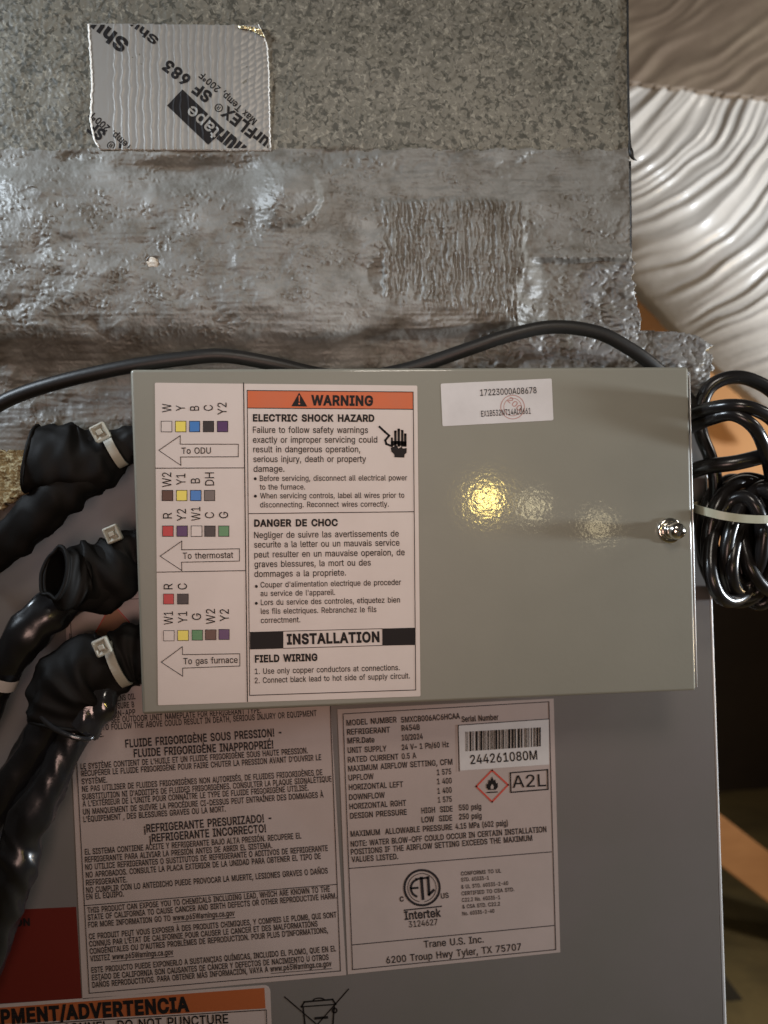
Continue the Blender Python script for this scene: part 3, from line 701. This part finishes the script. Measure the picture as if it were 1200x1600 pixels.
# follow the slightly skewed pressed corners
for v in bm.verts:
    k = {(-1, 1): tlc, (1, 1): trc, (1, -1): brc, (-1, -1): blc}[(1 if v.co.x > 0 else -1, 1 if v.co.z > 0 else -1)]
    v.co = Vector((k[0], YB+.020+v.co.y, k[2]))
bmesh.ops.bevel(bm, geom=bm.edges[:], offset=.0017, segments=5, profile=.5, affect='EDGES')
frombm('cover', bm, M['box'], cb)
bm = rbox((ctr[0], YB+.0425, ctr[2]), (wdt-.006, .006, hgt-.008), bev=.0008); frombm('back_plate', bm, M['box'], cb)
tube('cover_edge_highlight', [(1077.2, 584, YB+.0011, 1.1), (1082.6, 830, YB+.0011, 1.3), (1088.6, 1073, YB+.0011, 1.3)], mat('box_edge_highlight', (.7, .72, .72), .3, .2), cb, n=3, seg=10)  # pale strip paints the light caught on the cover's right edge
WL = sheet('wiring_label', [(242, 598), (652, 602.5), (657, 1088), (247, 1102)], M['paper'], cb, YB, rc=2, label='white paper label with coloured wiring key and shock warning')
ik = Ink()
def z1(x, y): return (230+x/5, 580+y/5)
def z2(x, y): return (230+x/5.924, 840+y/5.924)
def z3(x, y): return (370+x/4, 590+y/4)
def z4(x, y): return (370+x/4, 790+y/4)
for t, xb, y0, y1 in [('W', 188, 320, 253), ('Y', 295, 310, 265), ('B', 405, 307, 270), ('C', 512, 308, 263), ('Y2', 620, 340, 245),
                      ('W2', 188, 905, 790), ('Y1', 298, 888, 800), ('B', 411, 875, 835), ('DH', 522, 893, 790),
                      ('R', 193, 1150, 1104), ('Y2', 303, 1170, 1075), ('W1', 415, 1168, 1060), ('C', 522, 1148, 1100), ('G', 632, 1148, 1098)]:
    ik.text(t, z1(xb, y0), z1(xb-1, y1), 14, .0)
for t, xb, y0, y1 in [('R', 235, 478, 425), ('C', 367, 480, 422), ('W1', 238, 805, 683), ('Y1', 370, 790, 683), ('G', 498, 762, 700), ('W2', 628, 800, 660), ('Y2', 756, 775, 662)]:
    ik.text(t, z2(xb, y0), z2(xb-1, y1), 14, .0)
for P in ([(90, 618), (257, 503), (257, 570), (711, 570), (711, 668), (260, 670), (262, 735)], [(100, 1445), (270, 1327), (268, 1395), (720, 1387), (720, 1483), (268, 1492), (270, 1557)]):
    ik.line(*[z1(*p) for p in P], closed=True, w=1.1)
ik.line(*[z2(*p) for p in [(130, 1153), (325, 1010), (327, 1083), (857, 1075), (857, 1188), (328, 1208), (328, 1283)]], closed=True, w=1.1)
ik.text('To ODU', z1(268, 645), z1(497, 643), 9.5); ik.text('To thermostat', z1(278, 1466), z1(673, 1458), 9.5); ik.text('To gas furnace', z2(335, 1172), z2(838, 1158), 9.5)
ik.line((380.5, 598.5), (386.5, 1096), w=1.6); ik.line((243, 731.5), (382, 731), w=1.2); ik.line((245, 894), (384, 891.5), w=1.2)
ik.line((386, 610), (645.5, 612.5), (649.5, 1078), (390, 1086.5), closed=True, w=1.2); ik.line((389, 802.5), (646.5, 799.5), w=1.2)
ik.line((387, 637.5), (645.5, 639.5), w=1.2)
ik.poly([z3(390, 93), z3(441, 181), z3(341, 179)])
ik.text('WARNING', (486, 632.6), (583, 633.5), 14.5, .035)
ik.text('ELECTRIC SHOCK HAZARD', z3(100, 272), z3(860, 274), 10.2, .03)
for t, x0, x1, y0, y1 in [('Failure to follow safety warnings', 100, 820, 345, 346), ('exactly or improper servicing could', 100, 878, 407, 406), ('result in dangerous operation,', 102, 772, 467, 466),
     ('serious injury, death or property', 103, 808, 528, 527), ('damage.', 104, 298, 589, 588)]: ik.text(t, z3(x0, y0), z3(x1, y1), 9.6)
for t, x0, x1, y0, y1 in [('Before servicing, disconnect all electrical power', 143, 1065, 646, 642), ('to the furnace.', 143, 427, 700, 699), ('When servicing controls, label all wires prior to', 145, 1047, 755, 751),
     ('disconnecting. Reconnect wires correctly.', 145, 950, 811, 806)]: ik.text(t, z3(x0, y0), z3(x1, y1), 8.4)
ik.disc(*z3(115, 632), 2.4); ik.disc(*z3(116, 741), 2.4); ik.disc(*z4(122, 505), 2.4); ik.disc(*z4(122, 611), 2.4)
ik.text('DANGER DE CHOC', z4(108, 130), z4(632, 126), 10.2, .03)
for t, x0, x1, y0, y1 in [('Negliger de suivre las avertissements de', 108, 1013, 203, 193), ('securite a la letter ou un mauvais service', 108, 1017, 263, 250), ('peut resulter en un mauvaise operaion, de', 109, 1050, 325, 310),
     ('graves blessures, la mort ou des', 110, 838, 385, 374), ('dommages a la propriete.', 110, 683, 446, 437)]: ik.text(t, z4(x0, y0), z4(x1, y1), 9.6)
for t, x0, x1, y0, y1 in [("Couper d'alimentation electrique de proceder", 148, 1027, 512, 495), ("au service de l'appareil.", 148, 615, 566, 558), ('Lors du service des controles, etiquetez bien', 150, 1020, 622, 605),
     ('les fils electriques. Rebranchez le fils', 150, 873, 677, 665), ('correctment.', 150, 397, 734, 729)]: ik.text(t, z4(x0, y0), z4(x1, y1), 8.6)
ik.text('INSTALLATION', z4(313, 866), z4(893, 850), 15, .035); ik.text('FIELD WIRING', z4(113, 979), z4(505, 968), 10.4, .03)
ik.text('1. Use only copper conductors at connections.', z4(113, 1053), z4(1018, 1028), 8.6); ik.text('2. Connect black lead to hot side of supply circuit.', z4(112, 1110), z4(1082, 1080), 8.6)
ik.poly([z4(82, 790), z4(291, 784), z4(291, 893), z4(82, 899)]); ik.poly([z4(909, 768), z4(1113, 763), z4(1113, 871), z4(909, 875)])
ik.line(z4(291, 785), z4(909, 769), w=1); ik.line(z4(291, 892), z4(909, 874), w=1)
# hand and cable pictogram
for x, y0, y1 in ((991, 425, 338), (1012, 425, 326), (1034, 425, 334), (1053, 425, 356)):
    ik.line(z3(x, y0), z3(x, y1), w=3.9); ik.disc(*z3(x, y1), 1.95)
ik.line(z3(970, 430), z3(969, 380), w=3.2); ik.poly([z3(963, 395), z3(1061, 398), z3(1061, 428), z3(1040, 432), z3(1032, 420), z3(1012, 432), z3(1000, 415), z3(975, 428), z3(962, 425)])
ik.poly([z3(962, 440), z3(980, 432), z3(1000, 424), z3(1010, 443), z3(1030, 432), z3(1038, 443), z3(1062, 440), z3(1061, 470), z3(1049, 480), z3(1047, 500), z3(985, 498), z3(984, 480), z3(966, 462)])
ik.line(z3(892, 308), z3(925, 338), z3(952, 362), z3(928, 392), z3(934, 414), z3(958, 424), w=3.4)
ik.build('printed_text', M['ink'], WL, YB-.00022)
bar_ = sheet('heading_bar', [(387, 610.5), (645, 613), (645, 639), (387, 637)], M['orange'], WL, YB-.00013, th=.00003, label='orange WARNING heading bar')
ex = Ink(); ex.poly([z3(386, 112), z3(395, 112), z3(393, 150), z3(388, 150)]); ex.disc(*z3(390.5, 163), 1.5); ex.build('exclamation_mark', M['orange'], WL, YB-.00030)
def swatch(f, x0, x1, y0, y1, col):
    c = Ink(); c.poly([f(x0, y0), f(x1, y0), f(x1, y1), f(x0, y1)]); c.build('swatch_border', M['ink'], WL, YB-.00020)
    b = 5; c = Ink(); c.poly([f(x0+b, y0+b), f(x1-b, y0+b), f(x1-b, y1-b), f(x0+b, y1-b)]); c.build('colour_swatch', SW[col], WL, YB-.00027, label=col+' swatch')
for xs, (y0, y1), cols in [([(107, 195), (218, 305), (328, 413), (435, 522), (545, 632)], (388, 476), ['white', 'yellow', 'blue', 'black', 'purple']),
                           ([(113, 203), (226, 313), (335, 424), (444, 530)], (928, 1014), ['brown', 'yellow', 'blue', 'gray']),
                           ([(117, 206), (229, 317), (341, 430), (446, 534), (555, 641)], (1206, 1293), ['red', 'purple', 'white', 'black', 'green'])]:
    for (x0, x1), c in zip(xs, cols): swatch(z1, x0, x1, y0, y1, c)
for (x0, x1), c in zip([(148, 248), (277, 383)], ['red', 'black']): swatch(z2, x0, x1, 519, 618, c)
for i, ((x0, x1), c) in enumerate(zip([(150, 252), (280, 384), (412, 515), (535, 640), (660, 762)], ['white', 'yellow', 'green', 'brown', 'purple'])): swatch(z2, x0, x1, 859-3*i, 958-3*i, c)
SS = sheet('serial_sticker', [(688.6, 599.4), (862, 591.4), (864.8, 656.6), (691.6, 666)], M['paper3'], cb, YB, rc=2.5, label='small white serial number sticker with pink round stamp')
ik = Ink(); ik.ring(801, 636, 18.5, 1.3); ik.ring(801, 636, 13.8, 1.0); ik.text('200', (792, 626), (811, 643), 9, 0); ik.build('round_stamp', M['stamp'], SS, YB-.00018)
ik = Ink(); ik.text('17223000A08678', (750.5, 618.3), (838.5, 614.3), 9.6, 0); ik.text('EX1B532NT14AL0661', (752, 651), (829.5, 646.2), 9, 0)
ik.build('printed_text', M['ink2'], SS, YB-.00024)
# screw with washer
def lathe(name, prof, center, axis, m, parent, seg=32):
    ax = Vector(axis).normalized(); q = Vector((0, 0, 1)).rotation_difference(ax); V = []; F = []
    for r, h in prof:
        for k in range(seg):
            t = 2*math.pi*k/seg; V.append(Vector(center)+q @ Vector((r*math.cos(t), r*math.sin(t), h)))
    for i in range(len(prof)-1):
        for k in range(seg): l = (k+1) % seg; F.append((i*seg+k, i*seg+l, (i+1)*seg+l, (i+1)*seg+k))
    return mesh(name, V, F, m, parent, smooth=True)
s0 = WV(1046, 829, YB)
sc_ = thing('cover_screw', 'shiny zinc cross-head screw with washer at the right side of the control box', 'screw', s0)
# it is threaded into the cover: rests on it as its own piece
lathe('washer', [(.0030, .0002), (.0070, .0002), (.0073, .0006), (.0070, .0011), (.0056, .0014), (.0044, .0013), (.0030, .0012)], s0, (0, -1, 0), M['chrome'], sc_)
lathe('screw_collar', [(.0045, .0012), (.0047, .0020), (.0045, .0032), (.0040, .0036), (.0034, .0038), (.0034, .0062)], s0, (0, -1, 0), M['chrome'], sc_)
hd = lathe('screw_head', [(.0030, .0060), (.0044, .0062), (.0049, .0070), (.0049, .0084), (.0043, .0100), (.0030, .0111), (.0012, .0116), (.00001, .0117)], s0, (.05, -1, 0), M['chrome'], sc_)
for an in (28, 118):
    ca, sa = math.cos(math.radians(an)), math.sin(math.radians(an))
    frombm('cross_slot', rbox(s0+Vector((0.0006, -.0112, 0)), (.0062, .0024, .0011), rot=(0, math.radians(an), 0), bev=.0002), M['dark'], hd, smooth=False)

# ================================================================== CABLES
top = tube('black_cable', [(-40, 655, .448, 11), (20, 621, .445, 11), (100, 595, .441, 11), (200, 573, .438, 11), (290, 560, .437, 11), (350, 556, .438, 11), (425, 568, .441, 11), (500, 585, .446, 11), (560, 590, .448, 11),
      (640, 576, .446, 11), (733, 545, .440, 11), (792, 525, .437, 11), (862, 511, .436, 11), (932, 519, .436, 11), (984, 545, .438, 11), (1019, 570, .441, 11), (1060, 606, .447, 11), (1095, 650, .450, 11)], M['matcable'], n=10, seg=20)
top['label'] = 'long black cable arching along the top of the control box'; top['category'] = 'cable'
coil = thing('cable_coil', 'bundled coil of glossy black cable hanging right of the control box', 'cable', WV(1160, 950, .46))
YQ = .438
loops = [
 [(1098, 660, .45, 11.5), (1096, 632, .447, 11.5), (1110, 604, .445, 11.5), (1140, 590, .443, 11.5), (1175, 594, .443, 11.5), (1215, 620, .445, 11.5), (1250, 680, .45, 11.5)],
 [(1070, 652, .449, 11.5), (1095, 642, .428, 11.5), (1140, 634, .412, 11.5), (1180, 640, .408, 11.5), (1215, 665, .415, 11.5), (1240, 720, .44, 11.5)],
 [(1078, 668, .447, 11), (1110, 655, .424, 11), (1145, 648, .412, 11), (1178, 668, .409, 11), (1196, 706, .417, 11), (1206, 760, .437, 11), (1198, 840, .44, 11), (1185, 900, .44, 11)],
 [(1092, 650, .452, 11), (1096, 680, .450, 11), (1110, 716, .447, 11), (1118, 760, .446, 11), (1110, 830, .446, 11)],
 [(1074, 738, .447, 13), (1105, 729, .434, 13), (1150, 723, .426, 13), (1195, 712, .426, 13), (1240, 700, .436, 13)],
]
for P in loops: tube('cable_loop', P, M['cable'], coil, n=8, seg=18)
for (cx, cy, rx, ry, Y, r, tilt) in [(1160, 846, 54, 94, .436, 11.5, 4), (1174, 838, 64, 90, .445, 11.5, -6), (1150, 858, 40, 82, .428, 11.5, 8), (1163, 850, 26, 66, .440, 11, -3), (1180, 846, 42, 88, .430, 11.5, 14),
                                     (1148, 836, 50, 86, .452, 11, -2), (1190, 852, 34, 92, .442, 11.5, 3), (1138, 850, 32, 76, .443, 11.5, 1), (1156, 842, 56, 84, .460, 11.5, 10), (1200, 845, 40, 80, .432, 11.5, -10), (1168, 862, 22, 62, .428, 11, 12)]:
    P = []
    for k in range(12):
        t = 2*math.pi*k/12; x = rx*math.cos(t); y = ry*math.sin(t); tt = math.radians(tilt)
        P.append((cx+x*math.cos(tt)-y*math.sin(tt), cy+x*math.sin(tt)+y*math.cos(tt), Y+.005*math.sin(t*2+cx), r))
    tube('cable_loop', P, M['cable'], coil, closed=True, n=6, seg=16)
# strap round the coil
def strap(name, pts, wid, th, m, parent, n=8, label=None):
    """flat band through points (px, py, Y); width runs along world Z, thickness across"""
    C = catmull([(*W(x, y, Y), 0) for x, y, Y in pts], n)[:, :3]; V = []; F = []
    T = np.gradient(C, axis=0); T /= np.linalg.norm(T, axis=1)[:, None]
    for c, t in zip(C, T):
        nrm = np.cross(t, (0, 0, 1)); nrm /= np.linalg.norm(nrm); wv = np.cross(nrm, t)
        for a, b in ((-1, -1), (1, -1), (1, 1), (-1, 1)): V.append(c+wv*a*wid/2+nrm*b*th/2)
    for i in range(len(C)-1):
        for k in range(4): l = (k+1) % 4; F.append((i*4+k, i*4+l, i*4+4+l, i*4+4+k))
    F += [(3, 2, 1, 0), tuple(len(V)-4+k for k in range(4))]
    return mesh(name, V, F, m, parent, label=label)
tie = strap('cable_tie', [(1092, 788, .462), (1082, 791, .450), (1085, 794, .436), (1098, 798, .424), (1130, 806, .4165), (1170, 811, .4145), (1215, 811, .418), (1245, 806, .438), (1248, 800, .458)], .0046, .0011, M['nylon2'], None)
tie['label'] = 'olive nylon strap wound round the middle of the coiled cable'; tie['category'] = 'cable tie'; tie['group'] = 'cable ties'

# ---- rubber boots on the left with ties and sleeves
def boot(rows, m, label, rim=1.05, opening=True, group='rubber boots left of the control box'):
    t = thing('cable_boot', label, 'rubber boot', Vector(W(rows[0][0], rows[0][1], rows[0][2])), group)
    C = px_ctrl(rows); V, F = tube_data(C, n=12, seg=48, cap=False, wob=.075, flat=.58)
    n_out = len(V); C2 = [(x, y, z, max(r-.0011, .0005)) for x, y, z, r in C]
    st = rng.bit_generator.state
    V2, F2 = tube_data(C2, n=12, seg=48, cap=False, wob=.0, flat=.5)
    F2 = [tuple(i+n_out for i in f[::-1]) for f in F2]
    m_ = n_out//48; rimf = [((m_-1)*48+k, (m_-1)*48+(k+1) % 48, n_out+(m_-1)*48+(k+1) % 48, n_out+(m_-1)*48+k) for k in range(48)]
    mesh('boot_body', V+V2, F+F2+rimf, m, t, smooth=True)
    last = V[(m_-1)*48:]
    c = np.mean(last, 0); P = [(*(c+(p-c)*1.0), .0011) for p in last[::3]]
    Vr, Fr = tube_data(P, n=2, seg=8, closed=True); mesh('boot_rim', Vr, Fr, m, t, smooth=True)
    return t
boot([(222, 688, .440, 22), (200, 694, .440, 25), (180, 703, .440, 30), (162, 712, .439, 42), (130, 722, .437, 50), (90, 720, .436, 51), (50, 714, .436, 47)], M['rubber'], 'topmost black rubber boot with a white cable tie beside the box')
boot([(224, 856, .441, 26), (203, 862, .441, 30), (190, 873, .440, 38), (168, 892, .438, 52), (138, 906, .436, 51), (116, 903, .431, 46), (96, 898, .424, 40), (86, 896, .420, 39)], M['rubber'], 'middle black rubber boot with its round mouth open')
boot([(228, 1020, .441, 40), (205, 1024, .441, 42), (187, 1032, .440, 43), (165, 1042, .438, 46), (134, 1052, .437, 53), (111, 1076, .436, 54), (102, 1104, .436, 50), (97, 1130, .436, 47)], M['rubber'], 'lowest black rubber boot with a shiny wrapped lower rim')
def cable_tie(hx, hy, ex, ey, Y, label, m=M['nylon'], rad=None, tilt=0):
    """head at (hx, hy), strap running over the boot to (ex, ey) and round behind it"""
    p0 = WV(hx, hy, Y); p1 = WV(ex, ey, Y)
    t = thing('cable_tie', label, 'cable tie', p0, 'cable ties')
    d = (p1-p0); L = d.length; d.normalize(); dep = Vector((0, 1, 0)); axis = d.cross(dep).normalized()
    V = []; F = []; n = 40; cen = (p0+p1)/2
    for i in range(n):
        a = 2*math.pi*i/n; rr = (-d*math.cos(a)*L/2*1.0-dep*math.sin(a)*L*.34); nm = rr.normalized()
        for s, q in ((-1, -1), (1, -1), (1, 1), (-1, 1)): V.append(cen+Vector((0, .009, 0))+rr+axis*s*.0024+nm*q*.0006)
    for i in range(n):
        j = (i+1) % n
        for k in range(4): l = (k+1) % 4; F.append((i*4+k, i*4+l, j*4+l, j*4+k))
    mesh('strap', V, F, m, t)
    an = math.atan2(-(d.z), d.x)
    bm = rbox((0, 0, 0), (.0084, .0050, .0092), bev=.0011, seg=4)
    f = max(bm.faces, key=lambda q: -q.normal.y*q.calc_area())
    r = bmesh.ops.inset_region(bm, faces=[f], thickness=.0022); bmesh.ops.translate(bm, vec=(0, .0016, 0), verts=f.verts)
    bmesh.ops.rotate(bm, matrix=Matrix.Rotation(math.radians(90)+an+math.radians(tilt), 3, 'Y'), verts=bm.verts)
    bmesh.ops.translate(bm, vec=p0+Vector((0, -.004, 0)), verts=bm.verts)
    frombm('tie_head', bm, m, t, smooth=False)
    p2 = p0+Vector((0, -.0058, 0))
    bm = rbox(p2, (.0030, .0030, .0026), rot=(0, math.radians(90)+an, 0), bev=.0004); frombm('tie_tongue', bm, m, t, smooth=False)
cable_tie(160, 677, 187, 726, .4265, 'white cable tie on the topmost boot, its square head tilted')
cable_tie(179, 834, 204, 890, .437, 'dim cable tie half hidden behind the middle boot')
cable_tie(163, 1008, 194, 1076, .4265, 'white cable tie with a long strap on the lowest boot')
def sleeve(name, label, rows, m, **kw):
    o = tube(name, rows, m, **kw); o['label'] = label; o['category'] = 'cable'; o['group'] = 'black sleeved cables at the left'; return o
sleeve('sleeved_cable', 'wide black sleeve leaving the topmost boot towards the left edge', [(150, 722, .438, 34), (110, 752, .436, 40), (70, 794, .436, 33), (30, 832, .438, 29), (-5, 862, .442, 26), (-60, 900, .45, 26)], M['rubber'], n=12, seg=36, wob=.07, flat=.65)
sleeve('sleeved_cable', 'glossy black sleeve bending down from the middle boot', [(150, 915, .444, 24), (112, 934, .442, 27), (74, 960, .437, 31), (40, 995, .435, 30), (14, 1036, .437, 24), (-10, 1080, .442, 22), (-40, 1150, .445, 22)], M['sleeve'], n=12, seg=36, wob=.05, flat=.7)
sleeve('sleeved_cable', 'straight black sleeve on the outer side of the lowest boot', [(125, 1075, .444, 22), (85, 1122, .445, 27), (52, 1172, .446, 26), (10, 1240, .447, 25), (-40, 1320, .448, 25)], M['sleeve'], n=12, seg=36, wob=.05, flat=.75)
sleeve('sleeved_cable', 'kinked shiny black sleeve hanging from the lowest boot to the bottom left', [(135, 1095, .440, 22), (118, 1140, .438, 22), (90, 1200, .436, 23), (55, 1262, .435, 31), (34, 1312, .435, 27), (28, 1350, .434, 30), (8, 1410, .436, 27), (-12, 1480, .440, 24), (-40, 1560, .445, 24)], M['sleeve'], n=12, seg=36, wob=.06, flat=.75)
# shiny wrap skirt below the lowest boot and the white band
wr = mesh('plastic_wrap', *tube_data(px_ctrl([(176, 1076, .434, 10), (160, 1094, .432, 22), (140, 1118, .431, 28), (124, 1136, .431, 27)]), n=7, seg=24, cap=False, wob=.10, flat=.5), M['clear'], None, smooth=True)
wr['label'] = 'shiny scuffed plastic wrap at the mouth of the lowest boot'; wr['category'] = 'wrap'
band = tube('rim_cord', [(58, 1106, .430, 3), (66, 1122, .427, 3.6), (84, 1138, .425, 4), (110, 1150, .424, 4), (134, 1155, .4255, 3.8), (146, 1152, .428, 3)], M['clear'], None, n=6, seg=10)
band['label'] = 'thin shiny cord round the lower rim of the lowest boot'; band['category'] = 'cord'
bd = mesh('tape_band', *tube_data(px_ctrl([(6, 1052, .4372, 25), (-1, 1069, .439, 24)]), n=4, seg=26, cap=False, flat=.8), M['paper3'], None, smooth=True)
bd['label'] = 'white tape band round the glossy sleeve at the left edge'; bd['category'] = 'tape'

# ================================================================== BACKGROUND
def sil(u): x = u-985; return 434+1.15*x-.0009*x*x
def ductY(u, v):
    r = np.hypot(u-905, (v-60)*1.02); th = np.arctan2(v-60, u-905)
    w_ = r+16*perlin(u/130, v/130, 110)+3*perlin(u/50, v/50, 111)
    edge = (sil(u)-v)*.72+14
    amp = sst(760, 480, v)*sst(0, 80, edge)
    f = 1-np.abs(perlin(w_/17, th*.6, 112))*2.2; g = perlin(w_/10.5, th*.8+5, 113); k = perlin(w_/60, th*1.2, 114)
    fold = f*2.6*amp+g*1.0*amp+k*5.5*amp
    body = 60*(1-np.clip(edge/190, 0, 1))**2
    return .80+.001*(body*1.3-fold)
duct = field('flexible_duct', None, None, 940, 1330, 80, 700, 2.2, ductY, lambda u, v: (v > 128+(u-985)*.115+1.5*perlin(u/25, u*0, 115)) & (v < sil(u)+2*perlin(u/60, u*0, 116)), skirt=.02, mats=[M['duct'], M['duct']])
duct['label'] = 'white plastic jacketed flexible duct with curved folds at upper right'; duct['category'] = 'flexible duct'
def blY(u, v):
    w_ = u*.55+v*.84+18*perlin(u/90, v/90, 120)
    return .792-.001*((1-np.abs(perlin(w_/34, (u-v)/260, 121))*2)*1.2+perlin(w_/14, (u-v)/150, 122)*1.0)+.00006*(v-140)*-1
bl = field('insulation_blanket', None, None, 940, 1330, -90, 190, 2.5, blY, lambda u, v: v < 129+(u-985)*.115+1.5*perlin(u/25, u*0, 115), skirt=.012, mats=[M['blanket'], M['blanket']])
bl['label'] = 'beige wrinkled insulation wrap above the white duct'; bl['category'] = 'insulation'
# plywood behind the coil
a = W(968, 400, .98); b = W(1330, 905, .98)
bm = rbox(((a[0]+b[0])/2, .99, (a[2]+b[2])/2), (b[0]-a[0], .018, a[2]-b[2]), bev=.001)
pw = frombm('plywood_panel', bm, M['wood'], smooth=False); pw['label'] = 'orange lit plywood panel seen behind the duct and through the cable coil'; pw['category'] = 'panel'
# diagonal beam
p0 = W(1060, 1262, 1.25); p1 = W(1330, 1470, 1.25); d = Vector(p1-p0); L = d.length; mid = (Vector(p0)+Vector(p1))/2
bm = rbox(mid, (L, .05, .068), rot=(0, math.atan2(-d.z, d.x), 0), bev=.003)
be = frombm('wood_beam', bm, M['beam'], smooth=False); be['label'] = 'blurred orange brown wooden beam slanting down at lower right'; be['category'] = 'beam'
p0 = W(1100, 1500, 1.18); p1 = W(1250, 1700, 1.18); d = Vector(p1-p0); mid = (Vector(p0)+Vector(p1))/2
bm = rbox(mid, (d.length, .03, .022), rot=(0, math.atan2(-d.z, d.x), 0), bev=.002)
be = frombm('joist_shadow_strip', bm, M['dark'], smooth=False); be['label'] = 'dark narrow strip standing in for a joist shadow across the floor at lower right corner'; be['category'] = 'shadow strip'  # solid dark strip added in place of a joist's shadow

COL.objects.unlink(_to); bpy.data.objects.remove(_to)
